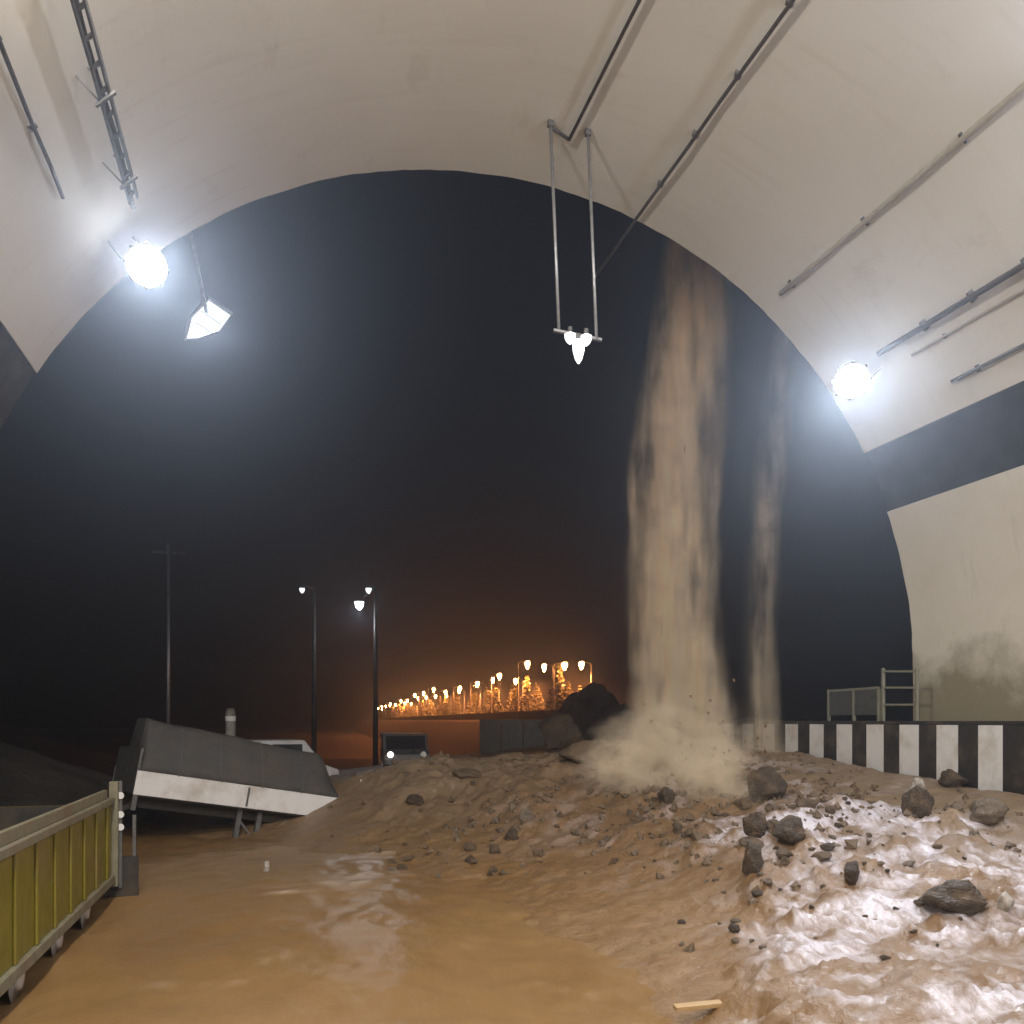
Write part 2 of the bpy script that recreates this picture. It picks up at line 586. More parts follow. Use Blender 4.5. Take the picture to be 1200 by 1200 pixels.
# ------------------------------------------------------------------ tunnel luminaires (behind the viewpoint, the light of the whole vault)
k = 0
for y in (7.4, 0.0, -9.0, -19.0, -31.0):
    for side, phi in (('right', R(52)), ('left', R(128))):
        c = arch(phi, y, RAD - 0.28)
        nrm = (Vector((XC, y, ZC)) - c).normalized()
        tan = Vector((-math.sin(phi), 0, math.cos(phi)))
        nth = ('first', 'second', 'third', 'fourth', 'fifth')[k // 2]
        k += 1
        t = thing('tunnel_luminaire', f'long warm tunnel luminaire, {nth} from the portal on the {side} haunch', 'lamp', c - nrm * 0.28, 'tunnel luminaires along both haunches')
        B = Matrix((( 0, tan.x, nrm.x, c.x), (1, 0, 0, c.y), (0, tan.z, nrm.z, c.z), (0, 0, 0, 1)))
        MB().box((-0.75, -0.2, -0.1), (0.75, 0.2, 0.06), B).build('housing', M['dull'], t, 0.01)
        MB().box((-0.7, -0.17, 0.062), (0.7, 0.17, 0.075), B).build('diffuser', M['lamp_tunnel'], t)
        for e in (-0.5, 0.5):
            MB().box((e - 0.03, -0.05, -0.29), (e + 0.03, 0.05, -0.1), B).build('bracket', M['dull'], t)
        col = (1.0, 0.91, 0.80) if side == 'left' else (0.82, 0.87, 1.0)
        lamp_light('luminaire_light', 'AREA', c + nrm * 0.1, TUNNEL_W * (1.0 if side == 'left' else 0.45), col, t, c + nrm * 2 + Vector((0, 1.3, 0)), 1.4, 0.34)

# ------------------------------------------------------------------ things fixed to the vault
def along(pts, r, name, material, parent, seg=8):
    return MB().tube(pts, r, seg).build(name, material, parent, smooth=True)


def straight_on_lining(a_px, b_px, off, y_far=None):
    """a run parallel to the tunnel at the place of the vault seen at a_px"""
    a = on_lining(*a_px, RAD - off)
    b = on_lining(*b_px, RAD - off)
    phi = math.atan2((a.z + b.z) / 2 - ZC, (a.x + b.x) / 2 - XC)
    return phi, min(a.y, b.y), max(a.y, b.y)


def conduit(name, label, cat, a_px, b_px, r, off, material, y_near=None, y_far=None, clips=1.4, group=None):
    phi, ya, yb = straight_on_lining(a_px, b_px, off)
    ya = ya - 6 if y_near is None else y_near
    yb = yb if y_far is None else y_far
    t = thing(name, label, cat, arch(phi, ya, RAD), group)
    along([arch(phi, ya + (yb - ya) * i / 12, RAD - off + 0.015 * math.sin(i * 2.1)) for i in range(13)], r, 'pipe', material, t)
    y = ya + 0.5
    while y < min(yb, D) - 0.1:
        c = arch(phi, y, RAD - off)
        w = arch(phi, y, RAD + 0.02)
        MB().bar(c, w, r * 3.4, 0.05, up=(0, 1, 0)).build('clip', M['dull'], t)
        y += clips
    return t, phi


conduit('conduit', 'thin dark conduit on the vault left of the ladder cable tray', 'conduit', (0, 35), (70, 235), 0.028, 0.07, M['cable'])
conduit('conduit', 'long dark conduit on the vault that runs on out past the portal edge', 'conduit', (930, 0), (750, 250), 0.032, 0.10, M['cable'], y_far=18.3)
conduit('conduit', 'pale overpainted conduit crossing the right half of the vault', 'conduit', (1200, 100), (915, 345), 0.05, 0.045, M['painted_pipe_and_shadow'], clips=2.2)
conduit('conduit', 'thick dark pipe with clamps ending beside the right portal floodlight', 'conduit', (1200, 310), (1030, 415), 0.055, 0.12, M['cable'], clips=1.1)
conduit('conduit', 'faint thin tube standing in for the shadow just under the thick dark pipe', 'conduit', (1200, 342), (1068, 415), 0.025, 0.03, M['painted_pipe_and_shadow'], clips=1.8)  # shadow line of the thick pipe, modelled as a thin tube
conduit('conduit', 'short grey conduit low on the vault above the right black band', 'conduit', (1200, 405), (1115, 447), 0.035, 0.06, M['dull'], clips=1.3)

# ladder cable tray
phi1, ya, yb = straight_on_lining((92, 0), (148, 240), 0.35)
phi2, _, _ = straight_on_lining((112, 20), (158, 240), 0.35)
ya -= 7
t = thing('cable_tray', 'ladder shaped cable tray hanging under the vault towards the left floodlight', 'cable tray', arch(phi1, ya, RAD))
for p in (phi1, phi2):
    MB().bar(arch(p, ya, RAD - 0.35), arch(p, yb, RAD - 0.35), 0.03, 0.09).build('side_rail', M['dull'], t)
y, i = yb - 0.15, 0
while y > ya:
    MB().bar(arch(phi1, y, RAD - 0.35), arch(phi2, y, RAD - 0.35), 0.05, 0.03).build('rung', M['dull'], t)
    if i % 4 == 1:
        h = MB().bar(arch(phi1 + 0.012, y + 0.08, RAD - 0.39), arch(phi2 - 0.006, y + 0.08, RAD - 0.39), 0.05, 0.03)
        h.tube([arch(phi1 + 0.004, y + 0.08, RAD - 0.41), arch(phi1 + 0.004, y + 0.08, RAD + 0.02)], 0.012, 6)
        h.tube([arch(phi2, y + 0.08, RAD - 0.41), arch(phi2, y + 0.08, RAD + 0.02)], 0.012, 6)
        h.build('hanger', M['dull'], t)
    y -= 0.42
    i += 1
for off, r in ((0.3, 0.022), (0.55, 0.017)):
    p = phi1 + (phi2 - phi1) * off
    along([arch(p + 0.002 * math.sin(j), ya + (yb + 0.25 - ya) * j / 20, RAD - 0.325) for j in range(21)], r, 'cable', M['cable'], t, 6)

# hanging lamp on two rods with its elbowed conduit
e0 = on_lining(750, 0, RAD - 0.09)
e1 = on_lining(667, 164, RAD - 0.09)
hx = on_lining(645, 142, RAD)
hy = hx.y
dd = (hx - CAM).dot(FWD)
t = thing('hanging_lamp', 'small cluster of white lamps hung from the vault on two long rods', 'lamp', hx)
r0a, r0b = P(655, 388, dd), P(699, 398, dd)
r1b = on_lining(689, 153, RAD)
for a, b in ((hx, r0a), (r1b, r0b)):
    along([a, a.lerp(b, 0.5), b], 0.03, 'rod', M['steel'], t)
    c = MB().box((a.x - 0.05, a.y - 0.05, a.z - 0.10), (a.x + 0.05, a.y + 0.05, a.z + 0.03))
    c.build('ceiling_anchor', M['dull'], t, 0.01)
MB().bar(r0a + Vector((-0.1, 0, 0)), r0b + Vector((0.1, 0, 0)), 0.07, 0.05).build('crossbar', M['steel'], t, 0.008)
for px, py, rr, hh in ((668, 397, 0.10, 0.2), (687, 399, 0.10, 0.2), (678, 405, 0.11, 0.42)):
    c = P(px, py, dd - 0.05)
    pts = [c + Vector((0, 0, 0.1 - hh * q)) for q in (0, 0.15, 0.45, 0.8, 1.0)]
    sh = along(pts, [rr * 0.5, rr, rr * 0.95, rr * 0.6, rr * 0.15], 'bulb', M['bulb'], t, 14)
    MB().tube([c + Vector((0, 0, 0.1)), c + Vector((0, 0, 0.2))], rr * 0.4, 10).build('socket', M['dull'], t)
far = arch(math.atan2(e1.z - ZC, e1.x - XC), e1.y, RAD - 0.09)
near = arch(math.atan2(e0.z - ZC, e0.x - XC), e0.y - 7, RAD - 0.09)
along([near, far], 0.03, 'feed_conduit', M['cable'], t)
along([far, far.lerp(hx, 0.5) + Vector((0, 0, -0.05)), hx + Vector((0, 0, -0.12))], 0.03, 'feed_elbow', M['cable'], t)

# portal floodlights
def floodlight(px, py, label, w, h, tilt_to, face, power, d=None, beam=94):
    if d is None:
        c = on_lining(px, py, RAD - 0.62)
        c.y = min(c.y, D - 0.5)
    else:
        c = P(px, py, d)
    f = (Vector(tilt_to) - c).normalized()
    u = Vector((0, 0, 1))
    r = f.cross(u).normalized()
    u = r.cross(f)
    B = Matrix(((r.x, u.x, f.x, c.x), (r.y, u.y, f.y, c.y), (r.z, u.z, f.z, c.z), (0, 0, 0, 1)))
    rad = Vector((c.x - XC, 0, c.z - ZC)).normalized()
    wallp = Vector((XC, c.y, ZC)) + rad * (RAD + 0.03)
    t = thing('floodlight', label, 'floodlight', wallp, 'floodlights at the tunnel mouth')
    MB().tube([c - f * 0.34, c - f * 0.30, c - f * 0.16, c - f * 0.02, c], [w * 0.18, w * 0.24, w * 0.44, w * 0.52, w * 0.52], 24).build('housing', M['dull'], t, smooth=False)
    MB().tube([c + f * 0.002, c + f * 0.05, c + f * 0.10, c + f * 0.13], [w * 0.49, w * 0.46, w * 0.30, w * 0.05], 24).build('lens', face, t, smooth=True)
    fr = MB()
    for i in range(8):
        q = Matrix.Rotation(i * math.pi / 4, 3, f) @ r
        fr.bar(c - f * 0.30 + q * w * 0.30, c - f * 0.05 + q * w * 0.56, 0.012, 0.05, up=f.cross(q))
    fr.build('cooling_fins', M['dull'], t)
    for e in (-1, 1):
        MB().bar(B @ Vector((e * (w / 2 + 0.02), 0, -0.07)), wallp + (B @ Vector((e * w * 0.4, 0, 0)) - c), 0.035, 0.02).build('bracket', M['dull'], t)
    if power:
        if beam > 60:
            lamp_light('inner_beam', 'SPOT', c + f * 0.16, power * 1.35, (0.84, 0.90, 1.0), t, (0.2, 0, 3.2), 0.2, spot=R(52), blend=1.0)
        lamp_light('floodlight_beam', 'SPOT', c + f * 0.16, power, (0.84, 0.90, 1.0), t, tilt_to, 0.2, spot=R(beam), blend=1.0)
    return c


LL = floodlight(172, 312, 'glaring white floodlight beside the cable tray at the left of the portal arch', 0.62, 0.74, (0.3, 0, 3.0), M['lamp_cool'], PORTAL_W * 2.0, beam=54)
LR = floodlight(998, 447, 'glaring white floodlight at the right of the portal arch above the black band', 0.68, 0.62, (4.5, 3, 0.0), M['lamp_cool'], PORTAL_W * 1.35, beam=84)

# tilted glowing panel with its own spot, beyond the arch on an arm from the headwall
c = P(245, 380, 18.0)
t = thing('outer_glow_panel', 'dimmer tilted glowing panel on an arm just outside the portal arch', 'floodlight', (c.x, HW1, c.z + 0.8), 'floodlights at the tunnel mouth')
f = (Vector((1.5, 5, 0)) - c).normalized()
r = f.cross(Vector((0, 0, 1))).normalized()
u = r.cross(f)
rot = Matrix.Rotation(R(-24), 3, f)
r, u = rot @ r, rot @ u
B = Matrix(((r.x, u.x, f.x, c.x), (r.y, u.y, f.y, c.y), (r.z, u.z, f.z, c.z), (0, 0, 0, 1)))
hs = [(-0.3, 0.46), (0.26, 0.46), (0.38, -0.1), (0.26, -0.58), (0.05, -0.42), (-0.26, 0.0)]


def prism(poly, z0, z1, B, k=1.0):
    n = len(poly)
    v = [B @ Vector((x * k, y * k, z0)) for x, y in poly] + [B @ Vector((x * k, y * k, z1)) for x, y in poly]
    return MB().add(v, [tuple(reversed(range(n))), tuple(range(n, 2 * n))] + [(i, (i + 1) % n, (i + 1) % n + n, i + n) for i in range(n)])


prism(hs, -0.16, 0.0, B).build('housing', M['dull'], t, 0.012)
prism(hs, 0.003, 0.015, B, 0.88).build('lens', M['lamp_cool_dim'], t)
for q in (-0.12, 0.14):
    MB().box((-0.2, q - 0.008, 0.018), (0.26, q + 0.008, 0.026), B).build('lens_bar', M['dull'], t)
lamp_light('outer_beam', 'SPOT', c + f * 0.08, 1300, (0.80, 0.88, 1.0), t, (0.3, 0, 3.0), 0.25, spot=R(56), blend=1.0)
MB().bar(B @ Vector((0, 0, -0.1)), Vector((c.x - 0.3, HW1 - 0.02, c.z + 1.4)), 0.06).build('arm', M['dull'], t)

# ------------------------------------------------------------------ ground, mud and water
CTRL = np.array([
    (12.6, 6, 1.25), (12.6, 9, 1.6), (12.6, 13, 1.85), (12.6, 16, 2.0), (12.6, 19, 2.28), (12.6, 22, 2.36), (12.6, 26, 2.3),
    (9.3, 18.8, 2.3), (9.4, 21, 2.25), (6.7, 21, 1.95), (3.7, 21.0, 1.45), (4.5, 23.5, 2.0), (2.8, 23.4, 1.85), (1.6, 23.4, 1.5), (2.2, 20.6, 0.95), (0.2, 24.5, 0.8), (0, 21, 0.2), (-4, 22, 0.2),
    (5.3, 5.2, 0.8), (4.0, 6.7, 0.5), (2.2, 8, 0.0), (3.8, 14, 0.3), (5.2, 9.2, 0.5), (8, 9, 0.95), (10, 10, 1.25), (8, 13, 1.3), (6, 16, 1.05),
    (8, 16, 1.7), (10, 16, 1.95), (3.4, 18, 0.7), (1.8, 18, 0.25), (0, 15, 0.0), (-2, 12, -0.05), (10, 6, 1.05), (7, 4, 0.65),
    (12, 3, 1.1), (0, 5, -0.1), (0, 0, -0.1), (5, 0, 0.3), (10, 0, 0.8), (7, 26, 1.75), (3, 28, 1.5), (10, 28, 2.2), (13, 31, 2.2),
    (-3, 28, 0.4), (3, 34, 1.1), (8, 34, 1.7), (-5, 5, 0), (-5, 15, 0.0), (-5, 33, 0.3), (11.2, 12.8, 1.55), (6, 12, 0.7), (15, 22, 2.4), (15, 30, 2.4)])


def rbf_fit(c):
    d = np.hypot(c[:, None, 0] - c[None, :, 0], c[:, None, 1] - c[None, :, 1])
    A = np.zeros((len(c) + 3, len(c) + 3))
    A[:len(c), :len(c)] = d + np.eye(len(c)) * -0.4
    A[:len(c), len(c)] = 1
    A[:len(c), len(c) + 1:] = c[:, :2]
    A[len(c):, :len(c)] = A[:len(c), len(c):].T
    return np.linalg.solve(A, np.concatenate([c[:, 2], [0, 0, 0]]))


WGT = rbf_fit(CTRL)


def base_h(x, y):
    s = WGT[-3] + WGT[-2] * x + WGT[-1] * y
    for i in range(len(CTRL)):
        s = s + WGT[i] * np.hypot(x - CTRL[i, 0], y - CTRL[i, 1])
    return s


def gauss(x, y, cx, cy, rx, ry):
    return np.exp(-((x - cx) / rx) ** 2 - ((y - cy) / ry) ** 2)


def mud_fields(x, y):
    h = base_h(x, y)
    lump = np.clip(gauss(x, y, 7.6, 17.5, 3.8, 5.0) + gauss(x, y, 5.5, 23, 4, 5) + 0.6 * gauss(x, y, 8.6, 9.5, 3.0, 5.0), 0, 1)
    h = h + lump * (0.26 * fbm(x * 0.9, y * 0.9, 4, 3) + 0.16 * (0.35 - np.abs(fbm(x * 1.7, y * 1.7, 4, 9))))
    h = h + 0.06 * fbm(x * 2.0, y * 2.0, 4, 21) + lump * 0.07 * (0.3 - np.abs(fbm(x * 3.4, y * 3.4, 3, 22)))
    # toe of the fresh flow in the right of the tunnel: lobes that push towards the left front
    w = fbm(x * 0.45, y * 0.45, 4, 31)
    ax, ay, bx, by = 8.5, 10.9, 4.9, 5.0
    tt = np.clip(((x - ax) * (bx - ax) + (y - ay) * (by - ay)) / ((bx - ax) ** 2 + (by - ay) ** 2), -0.05, 1.0)
    dist = np.hypot(x - ax - tt * (bx - ax), y - ay - tt * (by - ay))
    wid = 2.05 - 0.8 * tt
    toe = sstep(1.3, 0.85, dist / wid + 0.45 * w + 0.2 * fbm(x * 1.6, y * 1.6, 3, 32))
    r = np.hypot(x - 10.2, y - 9.8) + 0.9 * w
    ridge = 1 - np.abs(vnoise(r * 2.6 + 0.9 * fbm(x * 0.9, y * 0.9, 3, 5), x * 0.33 - y * 0.33, 44)) * 2
    fine = 1 - np.abs(vnoise(r * 7.0 + 2.0 * fbm(x * 1.1, y * 1.1, 3, 6), x * 0.8 - y * 0.8, 45)) * 2
    clod = fbm(x * 2.6, y * 2.6, 4, 77)
    h = h + toe * (0.12 + 0.07 * ridge + 0.03 * fine + 0.16 * np.clip(clod, -0.15, 1) + 0.05 * fbm(x * 6, y * 6, 3, 79))
    froth = toe * np.clip(0.38 + 0.32 * ridge + 0.36 * fine - 2.6 * np.clip(clod, 0, 1) + 0.9 * fbm(x * 0.5, y * 0.5, 3, 90), 0, 1)  # froth mask; also lays out the painted reflections on the wet mud
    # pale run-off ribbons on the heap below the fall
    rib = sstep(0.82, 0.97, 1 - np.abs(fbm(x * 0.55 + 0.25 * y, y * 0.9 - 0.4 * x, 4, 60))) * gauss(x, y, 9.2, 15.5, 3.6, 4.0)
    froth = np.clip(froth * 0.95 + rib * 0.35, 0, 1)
    silt = np.clip(gauss(x, y, 11.6, 14, 2.2, 7) * 0.8 + gauss(x, y, 4.0, 23, 5, 4) * 0.8 + gauss(x, y, 9.4, 19, 2.2, 2.2) * 0.4, 0, 1)
    return h, froth, silt


def mud_z(x, y):
    h, _, _ = mud_fields(np.array([float(x)]), np.array([float(y)]))
    return float(h[0])


WATER = 0.30


def grid(name, material, xs, ys, fn, kind='structure', attrs=True):
    X, Y = np.meshgrid(xs, ys)
    out = fn(X, Y)
    Z = out[0] if isinstance(out, tuple) else out
    nx, ny = len(xs), len(ys)
    co = np.stack([X.ravel(), Y.ravel(), Z.ravel()], 1).astype(np.float32)
    idx = np.arange(nx * ny).reshape(ny, nx)
    quads = np.stack([idx[:-1, :-1], idx[:-1, 1:], idx[1:, 1:], idx[1:, :-1]], -1).reshape(-1, 4).astype(np.int32)
    me = bpy.data.meshes.new(name)
    me.vertices.add(len(co))
    me.vertices.foreach_set('co', co.ravel())
    me.loops.add(quads.size)
    me.loops.foreach_set('vertex_index', quads.ravel())
    me.polygons.add(len(quads))
    me.polygons.foreach_set('loop_start', np.arange(0, quads.size, 4, dtype=np.int32))
    me.polygons.foreach_set('use_smooth', np.ones(len(quads), dtype=bool))
    me.update(calc_edges=True)
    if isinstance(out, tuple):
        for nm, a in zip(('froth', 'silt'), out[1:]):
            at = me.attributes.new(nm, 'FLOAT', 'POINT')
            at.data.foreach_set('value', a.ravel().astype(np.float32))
    me.materials.append(material)
    o = bpy.data.objects.new(name, me)
    COL.objects.link(o)
    o['kind'] = kind
    return o


xs = np.concatenate([np.arange(-5.15, 2, 0.12), np.arange(2, 12.7, 0.055)])
ys = np.concatenate([np.arange(-6, 4, 0.2), np.arange(4, 24, 0.06), np.arange(24, 36, 0.2)])
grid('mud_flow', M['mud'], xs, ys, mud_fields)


def ground_h(x, y):
    r = np.hypot(x - 4, y - 12)
    out = 0.6 * fbm(x * 0.05, y * 0.05, 4, 100) * sstep(34, 70, r)
    return -0.35 + out


gx = np.concatenate([np.arange(-260, -30, 10.0), np.arange(-30, 60, 3.0), np.arange(60, 261, 10.0)])
gy = np.concatenate([np.arange(-90, -10, 8.0), np.arange(-10, 70, 3.0), np.arange(70, 421, 10.0)])
grid('ground', M['earth'], gx, gy, ground_h)
MB().box((XC - RAD, Y0, -0.34), (XC + RAD, D + 60, -0.2)).build('road', M['asphalt'])['kind'] = 'structure'


def water_h(x, y):
    churn = sstep(-2.5, 3.5, x + 0.12 * (y - 8))
    z = WATER + 0.05 * fbm(x * 0.8, y * 0.6, 4, 71) + (0.012 + 0.03 * churn) * fbm(x * 2.6, y * 2, 4, 72)
    foam = 0 * x
    for px, py, rx, ry in ((395, 1036, 1.0, 0.28), (455, 1026, 0.8, 0.3), (340, 1046, 0.5, 0.16), (250, 1150, 0.5, 0.14), (470, 1000, 1.0, 0.35)):
        t_ = (CAM.z - WATER) / ((py - 845) / 1000)
        q = P(px, py, t_)
        foam = foam + gauss(x, y, q.x, q.y, rx, ry)
    foam = np.clip(foam, 0, 1) * np.clip(0.35 + 1.3 * fbm(x * 2.2, y * 5, 4, 73), 0, 1)
    return z + 0.03 * foam, foam, 0 * x


grid('floodwater', M['water'], np.arange(-5.15, 9, 0.08), np.arange(-6, 40, 0.09), water_h)

# dark bank at the left, slope over the tunnel and the embankment of the lit road
def heap(name, cx, cy, rx, ry, hgt, seed, material, rough=0.25, n=60):
    xs_, ys_ = np.linspace(cx - rx * 1.6, cx + rx * 1.6, n), np.linspace(cy - ry * 1.6, cy + ry * 1.6, n)

    def fn(x, y):
        g = sstep(1.5, 0.1, np.hypot((x - cx) / rx, (y - cy) / ry))
        return -0.4 + hgt * g * (1 + rough * fbm(x * 0.35, y * 0.35, 5, seed)) + 0.12 * fbm(x, y, 4, seed + 3)
    return grid(name, material, xs_, ys_, fn)


heap('earth_bank', -8.5, 27.5, 5.5, 5.0, 3.0, 200, M['earth'])
heap('earth_bank', 17.0, 44, 4.6, 5.0, 4.9, 210, M['earth'], 0.7)
heap('earth_bank', -42, 75, 22, 22, 9, 220, M['earth'])


def slope_fn(x, y):
    up = sstep(D + 0.5, D - 14, y)
    return 16.35 + 9 * up + 1.2 * fbm(x * 0.12, y * 0.12, 5, 230) * up + np.maximum(0, -(x + 12)) * 0 


grid('hillside', M['earth'], np.linspace(-13, 24, 50), np.linspace(-40, D + 0.3, 50), slope_fn)

# embankment carrying the orange-lit road
LD = (FWD + RGT * -0.22).normalized()
LP0 = CAM + RGT * 18.5
LN = Vector((LD.y, -LD.x, 0))
emb_top = 3.25


def along_road(d, off, z):
    p = Vector((CAM.x, CAM.y, 0)) + FWD * d + RGT * (18.5 - 0.22 * d)
    q = p + LN * off
    return Vector((q.x, q.y, z))


mb = MB()
st = [46, 60, 80, 110, 150, 200, 260, 340]
prof = [(-8, -0.6), (-3.2, emb_top - 0.25), (-2.6, emb_top), (8, emb_top), (9, emb_top - 0.3), (16, -0.6)]
for d in st:
    for o_, z in prof:
        mb.v.append(tuple(along_road(d, o_, z + 0.0)))
n = len(prof)
for i in range(len(st) - 1):
    for j in range(n - 1):
        a = i * n + j
        mb.f.append((a, a + 1, a + n + 1, a + n))
mb.f.append(tuple(range(n)))
mb.build('embankment', M['earth'])['kind'] = 'structure'
mb = MB()
for d in st:
    mb.v += [tuple(along_road(d, -1.6, emb_top + 0.01)), tuple(along_road(d, 7, emb_top + 0.01))]
for i in range(len(st) - 1):
    mb.f.append((2 * i, 2 * i + 1, 2 * i + 3, 2 * i + 2))
mb.build('road', M['asphalt'])['kind'] = 'structure'

t = thing('blocker', 'long low dark parapet added along the orange lit road to keep lamp light off the slope', 'blocker', along_road(60, -1.6, emb_top))  # added low wall: keeps lamp light off the slope, forms the dark edge line
for i in range(14):
    d0, d1 = 52 + 12 * i, 52 + 12 * (i + 1) - 0.08
    MB().bar(along_road(d0, -1.9, emb_top + 0.25), along_road(d1, -1.9, emb_top + 0.25), 0.3, 0.8).build('blocker_panel', M['mesh_panel'], t)

# retaining wall at the near foot of the embankment (dark block)
a, b = P(562, 870, 40), P(664, 870, 40)
wallm = MB()
for i in range(5):
    p, q = a.lerp(b, i / 5), a.lerp(b, (i + 1) / 5)
p0, p1 = Vector((a.x, a.y, 0)), Vector((b.x, b.y, 0))
t = thing('retaining_wall', 'low dark retaining wall below the orange lit road', 'wall', p0)
for i in range(4):
    q0, q1 = p0.lerp(p1, i / 4 + 0.002), p0.lerp(p1, (i + 1) / 4 - 0.002)
    MB().bar(q0 + Vector((0, 0, 1.5)), q1 + Vector((0, 0, 1.5)), 0.4, 3.3).build('wall_panel', M['mesh_panel'], t, 0.02)

# ------------------------------------------------------------------ striped barrier
BX = 12.8
bar = thing('barrier', 'long black and white striped concrete barrier along the right wall', 'barrier', (BX, 10, 0))
MB().box((BX + 0.03, -10, -0.4), (BX + 0.32, 24.6, 3.02)).build('core', M['concrete'], bar)
MB().box((BX + 0.0, -10, 3.022), (BX + 0.36, 24.6, 3.1)).build('coping', M['black'], bar, 0.015)


def y_of(px):
    u_ = px - 600
    return BX * (1000 - 0.275 * u_) / (275 + u_)


edges = [(1204.5 - 0), ]
per = (y_of(928) - y_of(1161)) / 6
yw = y_of(1161)
half = per * 0.268
i = -12
while True:
    yc = yw + i * per
    if yc > 24:
        break
    for cc, hh, mm, nm in ((yc, half, 'white', 'white_stripe'), (yc + per / 2, per / 2 - half, 'black', 'black_stripe')):
        j = random.uniform(-0.004, 0.004)
        if cc - hh > -9.5:
            MB().box((BX - 0.012 + j, cc - hh + 0.003, -0.3), (BX + 0.028, cc + hh - 0.003, 3.018)).build(nm, M[mm], bar)
    i += 1
# walkway behind it
MB().box((BX + 0.33, Y0, -0.3), (XC + RAD - 0.003, D, 2.55)).build('walkway', M['concrete'])['kind'] = 'structure'

# railing standing on the barrier at the portal
def bar_pt(px, z):
    return Vector((BX + 0.18, y_of(px), z))


def z_at(px, py):
    p = bar_pt(px, 0)
    dpt = (p - CAM).dot(FWD)
    return 3.1 + (845 - py) / 1000 * dpt


t = thing('guard_rail', 'short metal guard rail of square tube standing on the striped barrier', 'railing', bar_pt(1047, 3.1))
xa, xb = 1027, 1066
for px in (xa, xb):
    MB().bar(bar_pt(px, 3.09), bar_pt(px, z_at(px, 783)), 0.06).build('post', M['rail'], t, 0.006)
for py in (787, 806, 826):
    MB().bar(bar_pt(xa, z_at(xa, py)) + Vector((0, -0.02, 0)), bar_pt(xb, z_at(xb, py)) + Vector((0, 0.02, 0)), 0.045).build('rail', M['rail'], t, 0.005)
t = thing('low_fence', 'low dark sheet fence with a thin top rail past the guard rail', 'fence', bar_pt(995, 3.1))
xa, xb = 964, 1022
MB().bar(bar_pt(xa, z_at(xa, 824)), bar_pt(xb, z_at(xb, 822)), 0.03, 0.6).build('sheet', M['mesh_panel'], t)
for px in (xa, 993, xb):
    MB().bar(bar_pt(px, 3.09), bar_pt(px, z_at(px, 808)), 0.06).build('post', M['rail'], t)
MB().bar(bar_pt(xa, z_at(xa, 810)), bar_pt(xb, z_at(xb, 806)), 0.05).build('rail', M['rail'], t)

# ------------------------------------------------------------------ rocks
def rock_mesh(seed, sub=2, sharp=0.9):
    import bmesh
    bm = bmesh.new()
    bmesh.ops.create_icosphere(bm, subdivisions=sub, radius=1.0)
    rr = random.Random(seed)
    planes = [(Vector((rr.gauss(0, 1), rr.gauss(0, 1), rr.gauss(0, 1))).normalized(), rr.uniform(0.55, 0.9)) for _ in range(11)]
    for v in bm.verts:
        p = v.co.copy()
        for nrm, dist in planes:
            e = p.dot(nrm) - dist
            if e > 0:
                p -= nrm * e * sharp
        q = p * 1.7 + Vector((seed * 3.1, seed, 0))
        p *= 1 + 0.22 * mnoise.noise(q) + 0.13 * mnoise.noise(q * 2.6) + 0.07 * mnoise.noise(q * 6)
        v.co = p
    me = bpy.data.meshes.new('rock')
    bm.to_mesh(me)
    bm.free()
    me.polygons.foreach_set('use_smooth', [sub > 3] * len(me.polygons))
    return me


RM = [rock_mesh(i, 4) for i in range(6)]
RS = [rock_mesh(20 + i, 2) for i in range(8)]


def ground_hit(px, py):
    """where the sight line through (px, py) meets the mud or the water"""
    d = FWD + RGT * ((px - 600) / 1000) + Vector((0, 0, (845 - py) / 1000))
    t_ = np.arange(3, 40, 0.04)
    x, y, z = CAM.x + d.x * t_, CAM.y + d.y * t_, CAM.z + d.z * t_
    h = np.maximum(mud_fields(x, y)[0], WATER)
    k_ = np.argmax(z < h)
    if z[k_] >= h[k_]:
        k_ = len(t_) - 1
    return Vector((x[k_], y[k_], h[k_])), t_[k_]


def rock(px, py, wpx, hpx, material, label, cat='rock', name='boulder', seed=0, meshes=RM, group=None, sink=0.42):
    """wpx, hpx: its size as it shows; py is its foot"""
    p, dpt = ground_hit(px, py)
    w, h = wpx / 1000 * dpt / 2, hpx / 1000 * dpt / 2
    me = meshes[seed % len(meshes)].copy()
    me.materials.clear()
    me.materials.append(material)
    o = bpy.data.objects.new(name, me)
    COL.objects.link(o)
    o.location = (p.x, p.y, p.z + h * (1 - sink))
    o.scale = (w * 1.12, w * random.uniform(0.9, 1.2), h * 1.2)
    o.rotation_euler = (random.uniform(-0.25, 0.25), random.uniform(-0.25, 0.25), random.uniform(0, 6.28))
    return tag(o, label, cat, group)


rock(897, 936, 40, 42, M['greyrock'], 'dark angular boulder on the mud crest right beside the falling mud', seed=0)
rock(1076, 957, 34, 36, M['greyrock'], 'dark boulder with a pale lump on top in front of the striped barrier', seed=1)
rock(1077, 940, 20, 20, M['palerock'], 'pale stone perched on the dark boulder by the striped barrier', seed=2, sink=-0.6)
rock(1156, 962, 40, 28, M['rock'], 'squat brown boulder in front of the last white barrier stripe', seed=3)
rock(1118, 922, 30, 22, M['greyrock'], 'grey boulder leaning against the foot of the striped barrier', seed=4)
rock(886, 978, 24, 34, M['greyrock'], 'tall dark slab of rock standing just below the splash of the fall', seed=5)
rock(928, 985, 40, 30, M['greyrock'], 'blocky dark rock with pale crumbs above the pale froth', seed=0)
rock(882, 1018, 26, 34, M['greyrock'], 'dark jagged rock at the left edge of the pale froth', seed=3)
rock(998, 1030, 26, 22, M['greyrock'], 'small dark rock in the middle of the pale froth', seed=1)
rock(780, 940, 20, 22, M['greyrock'], 'dark stone on the heap left below the falling mud', seed=5)
